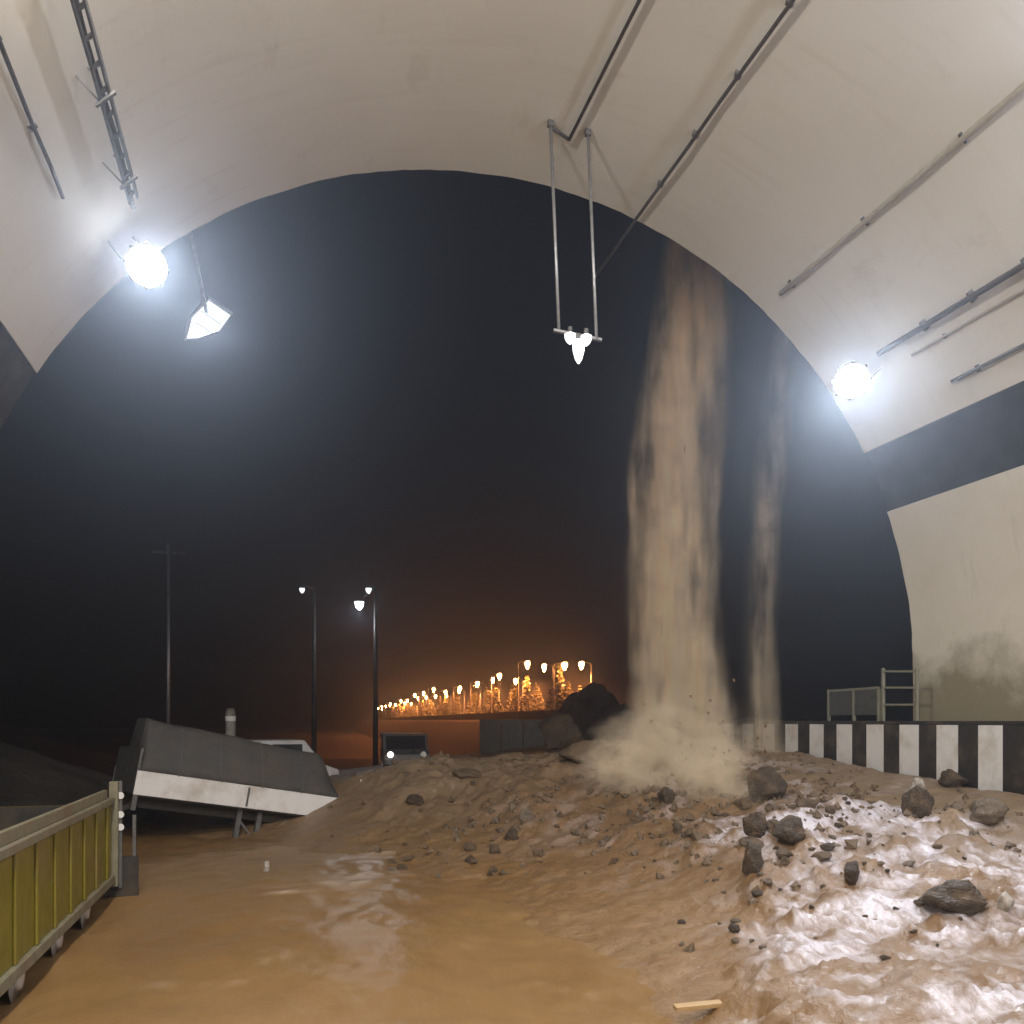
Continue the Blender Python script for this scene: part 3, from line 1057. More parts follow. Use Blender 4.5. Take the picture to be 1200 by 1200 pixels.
rock(655, 878, 46, 44, M['greyrock'], 'tall dark rock mound on the crest beside the dark retaining wall', seed=2, sink=0.3)
rock(690, 892, 60, 30, M['mudrock'], 'broad rock mound on the crest left of the falling mud', seed=4, sink=0.5)
rock(1120, 1062, 70, 34, M['greyrock'], 'dark ragged heap of rock at the right end of the pale froth', seed=0, sink=0.5)
rock(1178, 1068, 16, 22, M['palerock'], 'small pale stone at the far right end of the froth', seed=2)
rock(312, 1020, 10, 12, M['palerock'], 'tiny pale stone sticking out of the brown floodwater', seed=1)
rock(860, 1092, 14, 10, M['greyrock'], 'small dark stone low on the mud left of the froth', seed=3)

rs = random.Random(5)
regions = [(880, 1000, 935, 1010, 22, (5, 15), 'small dark stone in the rubble at the upper edge of the pale froth', 'stones above the froth'),
           (720, 880, 905, 985, 20, (5, 15), 'small muddy stone on the heap crest around the splash', 'stones round the splash'),
           (880, 1160, 1010, 1130, 22, (4, 11), 'small dark stone sunk in the pale froth', 'stones in the pale froth'),
           (450, 720, 905, 1030, 20, (5, 18), 'small brown stone half sunk in the left side of the heap', 'stones on the left of the heap'),
           (950, 1190, 930, 1000, 8, (4, 9), 'small brown stone on the grey mud below the striped barrier', 'stones below the barrier'),
           (790, 900, 990, 1110, 10, (4, 9), 'small stone in the brown mud left of the froth', 'stones left of the froth')]
for (x0, x1, y0, y1, n, (s0, s1), lb, gp) in regions:
    for _ in range(n):
        s_ = s0 + (s1 - s0) * rs.random() ** 2.2
        rock(rs.uniform(x0, x1), rs.uniform(y0, y1), s_ * rs.uniform(1.0, 2.0), s_, M[rs.choice(['rock', 'mudrock', 'mudrock', 'mudrock', 'greyrock'])],
             lb, 'stone', 'stone', rs.randrange(8), RS, gp, 0.75)

# fine rubble, far too small and many to count
mb = MB()
r_ = random.Random(99)
qx, qy = [], []
for _ in range(2600):
    if r_.random() < 0.62:
        qx.append(r_.gauss(8.6, 1.9)); qy.append(r_.gauss(15.2, 2.6))
    else:
        qx.append(r_.gauss(5.2, 1.9)); qy.append(r_.gauss(19.5, 2.4))
hz_ = mud_fields(np.array(qx), np.array(qy))[0]
patch = fbm(np.array(qx) * 0.8, np.array(qy) * 0.8, 3, 300)
for x_, y_, z_, p_ in zip(qx, qy, hz_, patch):
    if not (0.5 < x_ < 12.4 and 5 < y_ < 24) or p_ < -0.12 or z_ < WATER:
        continue
    s_ = 0.018 + 0.10 * r_.random() ** 3.5
    rot = Matrix.Rotation(r_.uniform(0, 6.28), 4, Vector((r_.gauss(0, 1), r_.gauss(0, 1), r_.gauss(0, 1))).normalized())
    vs_ = [(Vector(v_) * s_ * r_.uniform(0.6, 1.35)) for v_ in ((1, 0.2, 0), (-1, 0, 0.2), (0, 1, -0.2), (0.1, -1, 0), (0, 0.2, 1), (0.2, 0, -1))]
    mb.add([Vector((float(x_), float(y_), float(z_) + s_ * 0.15)) + (rot @ v_.to_4d()).to_3d() for v_ in vs_], [(0, 2, 4), (2, 1, 4), (1, 3, 4), (3, 0, 4), (2, 0, 5), (1, 2, 5), (3, 1, 5), (0, 3, 5)])
mb.build('rubble', M['mudrock'])['kind'] = 'stuff'

# a pale timber plank in the foreground
p, dpt = ground_hit(835, 1184)
t0_ = Matrix.Translation(p + Vector((0, 0, 0.05))) @ Matrix.Rotation(R(-8), 4, 'Z') @ Matrix.Rotation(R(-3), 4, 'Y')
mb = MB().box((-0.36, -0.055, -0.02), (0.36, 0.055, 0.02), t0_)
o = mb.build('plank', M['wood'], bevel=0.004)
tag(o, 'short orange timber plank lying in the mud at the bottom edge', 'plank')

# ------------------------------------------------------------------ yellow tipper truck
TX0, TX1 = -4.82, -2.5
ty0, ty1 = 7.6, 14.5
tr = thing('dump_truck', 'yellow tipper truck standing in the water along the left wall', 'truck', ((TX0 + TX1) / 2, 10, WATER))
zb, zt, zr = 0.70, 1.80, 2.05
MB().box((TX1 - 0.05, ty0, zb), (TX1, ty1, zt)).build('side_panel', M['yellow'], tr, 0.008)
MB().box((TX0, ty0, zb), (TX0 + 0.044, ty1, zt)).build('side_panel', M['yellow'], tr, 0.008)
MB().box((TX0 + 0.046, ty0 + 0.07, zb + 0.07), (TX0 + 0.06, ty1 - 0.07, zt)).build('wear_plate', M['chassis'], tr)
MB().box((TX1 - 0.066, ty0 + 0.07, zb + 0.07), (TX1 - 0.053, ty1 - 0.07, zt)).build('wear_plate', M['chassis'], tr)
MB().box((TX0 + 0.07, ty1 - 0.074, zb + 0.07), (TX1 - 0.07, ty1 - 0.063, zt)).build('wear_plate', M['chassis'], tr)
MB().box((TX0 + 0.07, ty0 + 0.063, zb + 0.07), (TX1 - 0.07, ty0 + 0.072, zt + 0.19)).build('wear_plate', M['chassis'], tr)
MB().box((TX0 + 0.052, ty0, zb), (TX1 - 0.052, ty0 + 0.06, zt + 0.2)).build('front_panel', M['yellow'], tr)
MB().box((TX0 + 0.052, ty1 - 0.06, zb + 0.05), (TX1 - 0.052, ty1, zt)).build('tailgate', M['yellow'], tr)
MB().box((TX0 + 0.052, ty0 + 0.062, zb), (TX1 - 0.052, ty1 - 0.062, zb + 0.06)).build('bed_floor', M['chassis'], tr)
for x0, x1 in ((TX1 - 0.09, TX1 + 0.05), (TX0 - 0.05, TX0 + 0.09)):
    MB().box((x0, ty0, zt + 0.002), (x1, ty1 + 0.02, zt + 0.11)).build('top_rail', M['cap'], tr, 0.015)
    MB().box((x0 + 0.03, ty0, zt + 0.112), (x1 - 0.05, ty1 - 0.3, zr)).build('board_strip', M['cap'], tr, 0.01)
yy = ty0 + 0.25
while yy < ty1:
    for x0, x1 in ((TX1 + 0.002, TX1 + 0.032), (TX0 - 0.032, TX0 - 0.002)):
        MB().box((x0, yy - 0.06, zb + 0.0), (x1, yy + 0.06, zt)).build('rib', M['yellow'], tr, 0.012)
    yy += 0.78
for x0, x1 in ((TX1 - 0.02, TX1 + 0.06), (TX0 - 0.06, TX0 + 0.02)):
    MB().box((x0, ty0, zb - 0.13), (x1, ty1, zb - 0.003)).build('bottom_rail', M['cap'], tr, 0.01)
    MB().box((x0 - 0.02, ty1 + 0.022, zb - 0.2), (x1 + 0.03, ty1 + 0.14, zr + 0.1)).build('corner_post', M['cap'], tr, 0.012)
for x in (TX0 + 0.7, TX1 - 0.7):
    MB().box((x - 0.06, 5.2, 0.32), (x + 0.06, ty1 - 0.1, 0.55)).build('chassis_rail', M['chassis'], tr)


def wheel(parent, c, r=0.5, w=0.3, side=1, tyre=None, hubm=None, twin=False, local=False):
    c = Vector(c)
    ax = Vector((1, 0, 0)) if not local else Vector((0, 1, 0))
    wv = MB()
    prof = [(-w / 2, r * 0.62), (-w / 2, r * 0.93), (-w / 2 + 0.04, r), (w / 2 - 0.04, r), (w / 2, r * 0.93), (w / 2, r * 0.62)]
    wv.tube([c + ax * a for a, _ in prof], [b for _, b in prof], 26, True)
    wobj = wv.build('wheel', M['rubber'], parent, smooth=False)
    hb = MB()
    f_ = w / 2 * side
    pr = [(f_ * 1.01, r * 0.60), (f_ * 0.86, r * 0.5), (f_ * 0.9, r * 0.3), (f_ * 1.25, r * 0.26), (f_ * 1.3, r * 0.12)]
    hb.tube([c + ax * a for a, _ in pr], [b for _, b in pr], 18, True)
    h_ = hb.build('hub', M['hub'], wobj if not local else parent, smooth=True)
    return wobj


for yy in (12.9, 11.35, 9.7, 6.2):
    wheel(tr, (TX1 - 0.2, yy, 0.5), side=1)
    wheel(tr, (TX0 + 0.2, yy, 0.5), side=-1)
    if yy > 7:
        mb = MB()
        for k_ in range(8):
            a0, a1 = R(20 + 140 * k_ / 8), R(20 + 140 * (k_ + 1) / 8)
            mb.bar((TX1 - 0.18, yy + 0.6 * math.cos(a0), 0.42 + 0.24 * math.sin(a0) * 1.0), (TX1 - 0.18, yy + 0.6 * math.cos(a1), 0.42 + 0.24 * math.sin(a1)), 0.34, 0.015, up=(1, 0, 0))
# rear lamps on a bracket behind the box
MB().box((TX1 - 0.42, ty1 + 0.145, zb - 0.35), (TX1 + 0.02, ty1 + 0.19, zb - 0.2)).build('rear_bumper', M['chassis'], tr)
for zz, mm in ((1.92, 'paleglass'), (1.62, 'paleglass'), (1.42, 'paleglass')):
    MB().disc((TX1 + 0.10, ty1 + 0.16, zz), (0.6, -1, 0), 0.055, 0.05, 14).build('rear_lamp', M[mm], tr)
MB().bar((TX1 + 0.10, ty1 + 0.2, 0.45), (TX1 + 0.10, ty1 + 0.2, 2.15), 0.06, 0.05).build('lamp_post', M['dull'], tr)
MB().bar((TX1 + 0.30, ty1 + 0.24, 0.42), (TX1 + 0.30, ty1 + 0.24, 1.6), 0.05, 0.05).build('lamp_post', M['dull'], tr)
MB().box((TX1 - 0.1, ty1 + 0.21, 0.3), (TX1 + 0.36, ty1 + 0.25, 0.95)).build('mud_flap', M['rubber'], tr)
# cab
mb = MB()
cp = [(5.0, 0.55), (7.3, 0.55), (7.3, 2.75), (5.45, 2.75), (5.0, 1.75)]
n = len(cp)
x0, x1 = TX0 + 0.1, TX1 - 0.1
mb.add([(x0, a, b) for a, b in cp] + [(x1, a, b) for a, b in cp], [tuple(range(n)), tuple(reversed(range(n, 2 * n)))] + [((i + 1) % n, i, i + n, (i + 1) % n + n) for i in range(n)])
mb.build('cab', M['yellow'], tr, 0.05)
for x in (x0 - 0.006, x1 - 0.014):
    MB().add([(x, 5.35, 1.8), (x, 6.6, 1.8), (x, 6.6, 2.5), (x, 5.62, 2.5), (x + 0.02, 5.35, 1.8), (x + 0.02, 6.6, 1.8), (x + 0.02, 6.6, 2.5), (x + 0.02, 5.62, 2.5)],
             [(0, 1, 2, 3), (7, 6, 5, 4), (0, 4, 5, 1), (1, 5, 6, 2), (2, 6, 7, 3), (3, 7, 4, 0)]).build('side_window', M['glass'], tr)
MB().add([(x0 + 0.12, 5.03, 1.8), (x1 - 0.12, 5.03, 1.8), (x1 - 0.12, 5.40, 2.62), (x0 + 0.12, 5.40, 2.62)], [(0, 1, 2, 3)]).build('windscreen', M['glass'], tr)

# ------------------------------------------------------------------ tilted flatbed with a tarpaulin
A, Bp = P(156, 931, 19.0), P(402, 961, 22.0)
vx = (Bp - A)
L = vx.length
vx.normalize()
vy = Vector((0, 0, 1)).cross(vx).normalized()
vz = vx.cross(vy)
TB = Matrix(((vx.x, vy.x, vz.x, A.x), (vx.y, vy.y, vz.y, A.y), (vx.z, vy.z, vz.z, A.z), (0, 0, 0, 1)))
fl = local_thing('flatbed_trailer', 'tilted flatbed with white side board and grey tarpaulin, wrecked outside the portal', 'trailer', TB)
W = 2.3
bh = 0.54
MB().box((0, 0, 0), (L, 0.05, bh)).build('side_board', M['board'], fl, 0.008)
MB().box((0, W - 0.05, 0), (L, W, bh)).build('side_board', M['board'], fl, 0.008)
MB().box((L - 0.05, 0.052, 0), (L, W - 0.052, bh)).build('tail_board', M['board'], fl, 0.008)
MB().box((0, 0.052, 0), (0.06, W - 0.052, bh + 0.5)).build('head_board', M['dull'], fl, 0.008)
MB().box((0.062, 0.052, -0.04), (L - 0.052, W - 0.052, 0.02)).build('bed_floor', M['chassis'], fl)
for yy in (0.5, W - 0.5):
    MB().box((0.1, yy - 0.06, -0.3), (L - 0.2, yy + 0.06, -0.045)).build('chassis_rail', M['chassis'], fl)
for xx in (L * 0.5,):
    MB().box((xx - 0.02, -0.03, 0.04), (xx + 0.02, -0.002, bh - 0.04)).build('board_strap', M['dull'], fl)
# tarpaulin over the load: a sagging ridge form
nx, ny = 44, 22
mb = MB()
for i in range(nx + 1):
    for j in range(ny + 1):
        x, y = i / nx, j / ny
        ridge = min(1, 1.25 * math.sin(math.pi * y) ** 0.95) if 0 < y < 1 else 0
        endr = 1 - max(0, (x - 0.89) / 0.11) ** 1.3
        endl = 1 if x > 0.015 else 0.05
        hgt = (1.2 - 0.2 * x) * ridge * endr * endl
        hgt += 0.012 * math.sin(x * 31) * math.sin(y * 3.1) * ridge + 0.015 * math.sin(x * 13 + y * 9) * ridge
        mb.v.append((0.03 + x * (L - 0.08) * 1.0, 0.03 + y * (W - 0.06), bh + 0.012 + max(0, hgt)))
for i in range(nx):
    for j in range(ny):
        a = i * (ny + 1) + j
        mb.f.append((a, a + ny + 1, a + ny + 2, a + 1))
o = mb.build('tarpaulin', M['tarp'], fl, smooth=True)
sm = o.modifiers.new('thick', 'SOLIDIFY')
sm.thickness = 0.012
for xx in (0.9, 1.9, 2.9, 3.9):
    pts_ = []
    i_ = min(nx - 4, round((xx - 0.03) / (L - 0.08) * nx))
    for j_ in range(ny + 1):
        q = mb.v[i_ * (ny + 1) + j_]
        pts_.append((q[0], q[1], q[2] + 0.02))
    pts_[0] = (xx, -0.012, bh - 0.02)
    MB().tube(pts_, 0.009, 6).build('tarp_rope', M['dull'], fl)
for yy in (0.3, W - 0.3):
    MB().box((L + 0.002, yy - 0.16, 0.06), (L + 0.05, yy + 0.16, 0.2)).build('tail_lamp', M['redlens'], fl, 0.01)
for xx, dx in ((2.55, 0.02), (3.05, -0.02)):
    MB().box((xx - 0.06, 0.25, -1.05), (xx + 0.06, 0.37, -0.05)).build('landing_leg', M['dull'], fl, 0.01)
    MB().box((xx - 0.13, 0.18, -1.10), (xx + 0.13, 0.44, -1.052)).build('leg_foot', M['dull'], fl, 0.01)
MB().bar((2.55, 0.31, -0.3), (3.05, 0.31, -0.8), 0.05).build('leg_brace', M['dull'], fl)
for xx in (3.75, 4.55):
    for yy, sd in ((0.25, -1), (W - 0.25, 1)):
        wheel(fl, (xx, yy, -0.42), 0.4, 0.26, sd, local=True)
MB().box((0.0, -0.02, -0.35), (0.1, 0.08, -0.002)).build('corner_bracket', M['dull'], fl)
MB().bar((0.3, 0.9, -0.2), (-0.6, 1.1, -0.9), 0.12).build('drawbar', M['chassis'], fl)

# ------------------------------------------------------------------ vehicles and posts behind
def van(name, label, cat, base, yaw, L_, W_, H_, body, lit, group=None):
    t_ = local_thing(name, label, cat, Matrix.Translation(base) @ Matrix.Rotation(yaw, 4, 'Z'), group)
    hw = W_ / 2
    pr = [(0, 0.35), (L_, 0.35), (L_, 0.35 + (H_ - 0.35) * 0.35), (L_ * 0.86, 0.35 + (H_ - 0.35) * 0.48), (L_ * 0.70, H_), (0.08, H_), (0, H_ * 0.6)]
    n_ = len(pr)
    m_ = MB().add([(a, -hw, b) for a, b in pr] + [(a, hw, b) for a, b in pr], [tuple(range(n_)), tuple(reversed(range(n_, 2 * n_)))] + [((i_ + 1) % n_, i_, i_ + n_, (i_ + 1) % n_ + n_) for i_ in range(n_)])
    m_.build('body', body, t_, 0.06)
    zz = 0.35 + (H_ - 0.35) * 0.52
    for s_ in (-1, 1):
        y_ = s_ * (hw + 0.004)
        MB().box((L_ * 0.1, y_ - 0.012, zz), (L_ * 0.4, y_ + 0.012, H_ - 0.15)).build('side_window', M['glass'], t_)
        MB().box((L_ * 0.43, y_ - 0.012, zz), (L_ * 0.68, y_ + 0.012, H_ - 0.15)).build('side_window', M['glass'], t_)
    a_, b_ = Vector((L_ * 0.86 + 0.01, 0, 0.35 + (H_ - 0.35) * 0.50)), Vector((L_ * 0.715 + 0.01, 0, H_ - 0.08))
    MB().bar(a_, b_, W_ * 0.86, 0.02, up=(1, 0, 0.5)).build('windscreen', M['glass'], t_)
    for s_ in (-1, 1):
        MB().disc((L_ + 0.01, s_ * (hw - 0.25), 0.75), (1, 0, 0), 0.11, 0.05, 14).build('headlight', M['headlight'] if (lit and s_ < 0) else M['paleglass'], t_)
    for xx in (L_ * 0.2, L_ * 0.8):
        for s_ in (-1, 1):
            wheel(t_, (xx, s_ * (hw - 0.08), 0.33), 0.33, 0.2, s_, local=True)
    MB().box((L_ + 0.002, -hw + 0.05, 0.38), (L_ + 0.09, hw - 0.05, 0.56)).build('bumper', M['dull'], t_, 0.02)
    return t_


b = P(322, 850, 30)
van('van', 'white van showing only its roof over the grey tarpaulin', 'van', (b.x - 2.0, b.y + 1.0, 0.36), R(10), 4.2, 1.7, 2.05, M['vanpaint'], False)
b = P(470, 885, 31)
van('stranded_car', 'dark stranded car with one white headlight lit behind the heap', 'car', (b.x + 0.6, b.y + 4.3, 1.12), R(-95), 4.2, 1.7, 1.5, M['carpaint'], True)

p = P(270, 855, 27)
t = thing('bollard', 'pale grey bollard standing up behind the tarpaulin load', 'bollard', (p.x, p.y, 0))
MB().tube([(p.x, p.y, -0.1), (p.x, p.y, 3.38), (p.x, p.y, 3.5)], [0.16, 0.15, 0.1], 14).build('shaft', M['concrete'], t, smooth=True)
MB().tube([(p.x, p.y, 3.1), (p.x, p.y, 3.25)], 0.165, 14).build('collar', M['white'], t)
p = P(416, 938, 22.6)
t = thing('marker_post', 'white leaning marker stick at the low end of the tilted flatbed', 'marker', (p.x, p.y, 0.4))
MB().bar((p.x - 0.12, p.y, 0.2), (p.x + 0.16, p.y, 1.55), 0.09, 0.03).build('stick', M['white'], t)
MB().bar((p.x - 0.17, p.y, -0.2), (p.x - 0.12, p.y, 0.2), 0.12, 0.06).build('foot', M['dull'], t)

# street lamps on tall posts
def street_lamp(px, d, label, heads, r=0.12):
    base = P(px, 845, d)
    base.z = -0.3
    t_ = thing('street_lamp', label, 'street lamp', base, 'tall street lamps by the trailer')
    zt_ = max(P(0, h[1], d).z for h in heads) + 0.1
    MB().tube([base, Vector((base.x, base.y, zt_ * 0.5)), Vector((base.x, base.y, zt_))], [r * 1.3, r, r * 0.55], 12).build('pole', M['chassis'], t_, smooth=True)
    MB().tube([base, base + Vector((0, 0, 0.9))], r * 1.9, 12).build('base_sleeve', M['concrete'], t_)
    for hx_, hy_, w_, lit in heads:
        c_ = P(hx_, hy_, d)
        top = Vector((base.x, base.y, zt_ - 0.1))
        MB().tube([top, top.lerp(c_, 0.6) + Vector((0, 0, 0.12)), c_ + Vector((0, 0, 0.08))], 0.05, 8).build('arm', M['dull'], t_, smooth=True)
        hd = MB().tube([c_ + Vector((0, 0, 0.16)), c_ + Vector((0, 0, 0.02))], [w_ * 0.5, w_], 14).build('lamp_head', M['dull'], t_)
        mm = MB().tube([c_ + Vector((0, 0, 0.015)), c_ + Vector((0, 0, -w_ * 0.9)), c_ + Vector((0, 0, -w_ * 1.5))], [w_ * 0.9, w_ * 0.75, w_ * 0.2], 14)
        mm.build('lamp_globe', M['street_white'] if lit else M['street_white_dim'], t_, smooth=True)
        if lit:
            lamp_light('street_light', 'POINT', c_ + Vector((0, 0, -w_ * 2.2)), 220, (0.9, 0.94, 1.0), t_, size=0.2)


street_lamp(368, 45, 'tall street lamp with one dim head left of the orange lights', [(354, 690, 0.16, False)])
street_lamp(440, 45, 'tall street lamp with a bright and a dim white head', [(421, 706, 0.26, True), (432, 690, 0.18, False)])
p = P(197, 845, 38)
t = thing('utility_pole', 'thin bare utility pole rising behind the tarpaulin', 'pole', (p.x, p.y, -0.3))
MB().tube([(p.x, p.y, -0.3), (p.x, p.y, 11.0)], [0.09, 0.06], 10).build('shaft', M['steel'], t, smooth=True)
MB().bar((p.x - 0.7, p.y, 10.6), (p.x + 0.7, p.y, 10.6), 0.09).build('crossarm', M['dull'], t)

# orange street lamps along the embankment road
proto = None
for i in range(34):
    d = 71 + 6.4 * i + 0.06 * i * i
    off = 0.0 if i % 2 == 0 else 5.4
    b = along_road(d, 0.6 + off, emb_top)
    if proto is None:
        t = thing('sodium_lamp', 'orange lit street lamp on the embankment road', 'street lamp', (0, 0, 0), 'orange street lamps along the embankment road')
        MB().tube([(0, 0, 0), (0, 0, 2.5), (0, 0, 5.2)], [0.1, 0.08, 0.05], 8).build('pole', M['dull'], t)
        MB().tube([(0, 0, 5.1), (0.3, 0, 5.3), (0.9, 0, 5.35)], 0.04, 6).build('arm', M['dull'], t)
        MB().tube([(0.6, 0, 5.33), (0.8, 0, 5.4), (1.25, 0, 5.38)], [0.08, 0.16, 0.1], 8).build('lamp_head', M['dull'], t)
        MB().tube([(0.95, 0, 5.34), (0.95, 0, 5.1), (0.95, 0, 4.62)], [0.18, 0.25, 0.08], 10).build('lamp_globe', M['sodium'], t, smooth=True)
        proto = t
        o = t
    else:
        o = copy_tree(proto)
    o.location = b
    o.rotation_euler.z = math.atan2(-LN.y, -LN.x) + (math.pi if not off else 0)
    o.scale = (1, 1, random.uniform(0.88, 1.12))
    if i == 0:
        o['label'] = 'nearest and tallest orange street lamp at the right end of the row'
    elif i < 7:
        o['label'] = ('second', 'third', 'fourth', 'fifth', 'sixth', 'seventh')[i - 1] + ' orange street lamp counted from the right end of the embankment row'
    else:
        o['label'] = 'orange street lamp in the crowded part of the embankment row'
    if i < 24:
        q = b + Vector((0, 0, 4.3)) + LN * (0.95 if not off else -0.95)
        lamp_light('sodium_light', 'SPOT', q, 6500, (1.0, 0.29, 0.08), None, q - Vector((0, 0, 3)), size=0.25, spot=R(168), blend=0.3)

# trees
def tree_mesh(seed, h, w, n=420, conical=False, k=1.0):
    r_ = random.Random(seed)
    v, f = [], []
    for _ in range(n):
        if conical:
            z = r_.random() ** 1.3
            rad = w * (1 - z) * math.sqrt(r_.random()) * r_.uniform(0.7, 1.15)
        else:
            z = r_.random()
            rad = w * math.sqrt(max(0, 1 - (2 * z - 1) ** 2)) * r_.random() ** 0.4 * r_.uniform(0.75, 1.15)
        a = r_.uniform(0, 6.283)
        lump = 1 + 0.25 * math.sin(3 * a + seed) * math.sin(5 * z + seed)
        c_ = Vector((rad * lump * math.cos(a), rad * lump * math.sin(a), h * (0.22 + 0.78 * z)))
        s_ = r_.uniform(0.10, 0.24) * (h / 4) * k
        q = Matrix.Rotation(r_.uniform(0, 6.28), 3, 'Z') @ Matrix.Rotation(r_.uniform(0, 3.14), 3, 'X')
        n0 = len(v)
        for x, y in ((-1, 0), (0, -0.55), (1, 0), (0, 0.55)):
            v.append(tuple(c_ + q @ Vector((x * s_, y * s_, 0.12 * s_ * x))))
        f.append((n0, n0 + 1, n0 + 2, n0 + 3))
    return v, f


def make_tree(name, label, seed, h, w, conical, group, n=520, k=1.0):
    t_ = thing(name, label, 'tree', (0, 0, 0), group)
    v, f = tree_mesh(seed, h, w, n, conical, k)
    MB().add(v, f).build('crown', M['leaf'], t_)
    tm = MB().tube([(0, 0, -0.3), (0.03, 0, h * 0.3), (0.05, 0.04, h * 0.75)], [h * 0.03, h * 0.022, h * 0.006], 7)
    for k_ in range(5):
        a_ = k_ * 1.4
        z_ = h * (0.3 + 0.08 * k_)
        tm.tube([(0.03, 0, z_), (0.03 + w * 0.5 * math.cos(a_), w * 0.5 * math.sin(a_), z_ + h * 0.14)], [h * 0.012, h * 0.004], 5)
    tm.build('trunk', M['bark'], t_)
    return t_


tp = [make_tree('roadside_tree', 'small tree between the orange street lamps on the embankment', 40 + i, 4.6, 0.8 + 0.12 * i, True, 'roadside trees on the embankment') for i in range(3)]
used = [False] * 3
rt = random.Random(11)
for i in range(60):
    k_ = i % 3
    if used[k_]:
        o = copy_tree(tp[k_])
    else:
        o = tp[k_]
        used[k_] = True
    j = i // 2
    d = 71 + 6.4 * j + 0.06 * j * j + (2.8 if i % 2 else 0.7)
    o.location = along_road(d, (1.3 if j % 2 == 0 else 5.0) + rt.uniform(-0.4, 0.4), emb_top - 0.15)
    o.rotation_euler.z = rt.uniform(0, 6.28)
    s_ = rt.uniform(0.75, 1.12)
    o.scale = (s_, s_, s_ * rt.uniform(0.8, 1.15))

# ------------------------------------------------------------------ falling mud (volumes with strands and clods inside)
def fall_volume(name, label, cx, cy, top, foot, prof, dens, seed, col):
    """prof: (z, dx, half width) down the fall; the hull is a closed tube round them"""
    base = Vector((cx, cy, foot))
    t_ = thing(name, label, 'mud fall', base)
    mb = MB()
    pts, rr = [], []
    for i in range(41):
        z = top + (foot - top) * i / 40
        w = np.interp(-z, [-p[0] for p in prof], [p[2] for p in prof])
        dx = np.interp(-z, [-p[0] for p in prof], [p[1] for p in prof])
        dy = np.interp(-z, [-p[0] for p in prof], [p[3] for p in prof])
        pts.append((cx + dx, cy + dy, z))
        rr.append(w * 1.25)
    mb.tube(pts, rr, 28)
    m_, nt, b_, out = mat('falling_mud_' + name)
    nt.nodes.remove(b_)
    tc = node(nt, 'ShaderNodeTexCoord')
    sep = node(nt, 'ShaderNodeSeparateXYZ')
    nt.links.new(tc.outputs['Object'], sep.inputs[0])
    X_, Y_, Z_ = sep.outputs

    def curve(vals):
        r_ = node(nt, 'ShaderNodeFloatCurve')
        c_ = r_.mapping.curves[0]
        lo, hi = min(v for _, v in vals), max(v for _, v in vals)
        rngv = max(hi - lo, 1e-4)
        vs = sorted(((z - foot) / (top - foot), (v - lo) / rngv) for z, v in vals)
        while len(c_.points) < len(vs):
            c_.points.new(0.5, 0.5)
        for p_, (a_, v_) in zip(c_.points, vs):
            p_.location = (a_, v_)
            p_.handle_type = 'VECTOR'
        r_.mapping.update()
        zn = math_(nt, 'DIVIDE', Z_, top - foot)
        nt.links.new(zn, r_.inputs['Value'])
        return math_(nt, 'MULTIPLY_ADD', r_.outputs[0], rngv, lo)
    dx = curve([(p_[0], p_[1]) for p_ in prof])
    ww = curve([(p_[0], p_[2]) for p_ in prof])
    dy = curve([(p_[0], p_[3]) for p_ in prof])
    dd_ = curve([(p_[0], p_[4]) for p_ in prof])
    rx = math_(nt, 'DIVIDE', math_(nt, 'SUBTRACT', X_, dx), ww)
    ry = math_(nt, 'DIVIDE', math_(nt, 'SUBTRACT', Y_, dy), ww)
    # ragged edge: shift the radius by a noise drawn out along the fall
    mp = node(nt, 'ShaderNodeMapping')
    mp.inputs['Scale'].default_value = (1.2, 1.2, 0.24)
    mp.inputs['Location'].default_value = (seed, seed * 2, seed * 3)
    nt.links.new(tc.outputs['Object'], mp.inputs['Vector'])
    ns = noise_of(nt, mp.outputs[0], 1.4, 4, 0.6)
    r2 = math_(nt, 'SQRT', math_(nt, 'ADD', math_(nt, 'MULTIPLY', rx, rx), math_(nt, 'MULTIPLY', ry, ry)))
    fall = ramp(nt, math_(nt, 'ADD', r2, math_(nt, 'MULTIPLY', math_(nt, 'SUBTRACT', ns, 0.5), 1.1)), [(0.1, 1.0), (0.55, 0.35), (1.0, 0.0)])
    streak = ramp(nt, ns, [(0.42, 0.02), (0.58, 1.0)])
    mp2 = node(nt, 'ShaderNodeMapping')
    mp2.inputs['Scale'].default_value = (3.6, 3.6, 0.34)
    nt.links.new(tc.outputs['Object'], mp2.inputs['Vector'])
    n2 = ramp(nt, noise_of(nt, mp2.outputs[0], 1.0, 3, 0.6), [(0.38, 0.12), (0.62, 1.0)])
    n5 = ramp(nt, noise_of(nt, tc.outputs['Object'], 1.1, 5, 0.65), [(0.36, 0.25), (0.62, 1.0)])
    fall = math_(nt, 'MULTIPLY', fall, n5)
    dn = math_(nt, 'MULTIPLY', math_(nt, 'MULTIPLY', fall, streak), math_(nt, 'MULTIPLY', n2, math_(nt, 'MULTIPLY', dd_, dens)))
    pv = node(nt, 'ShaderNodeVolumePrincipled')
    mp3 = node(nt, 'ShaderNodeMapping')
    mp3.inputs['Scale'].default_value = (3.0, 3.0, 0.30)
    nt.links.new(tc.outputs['Object'], mp3.inputs['Vector'])
    cn = noise_of(nt, mp3.outputs[0], 1.0, 5, 0.65)
    zf = math_(nt, 'DIVIDE', Z_, top - foot)
    pale = ramp(nt, math_(nt, 'ADD', zf, math_(nt, 'MULTIPLY', math_(nt, 'SUBTRACT', cn, 0.5), 2.6)), [(0.12, 1.0), (0.55, 0.35), (0.9, 0.0)])  # paler toward the foot: stronger light there is put into the colour
    nt.links.new(mix(nt, pale, col, (0.99, 0.86, 0.66)), pv.inputs['Color'])
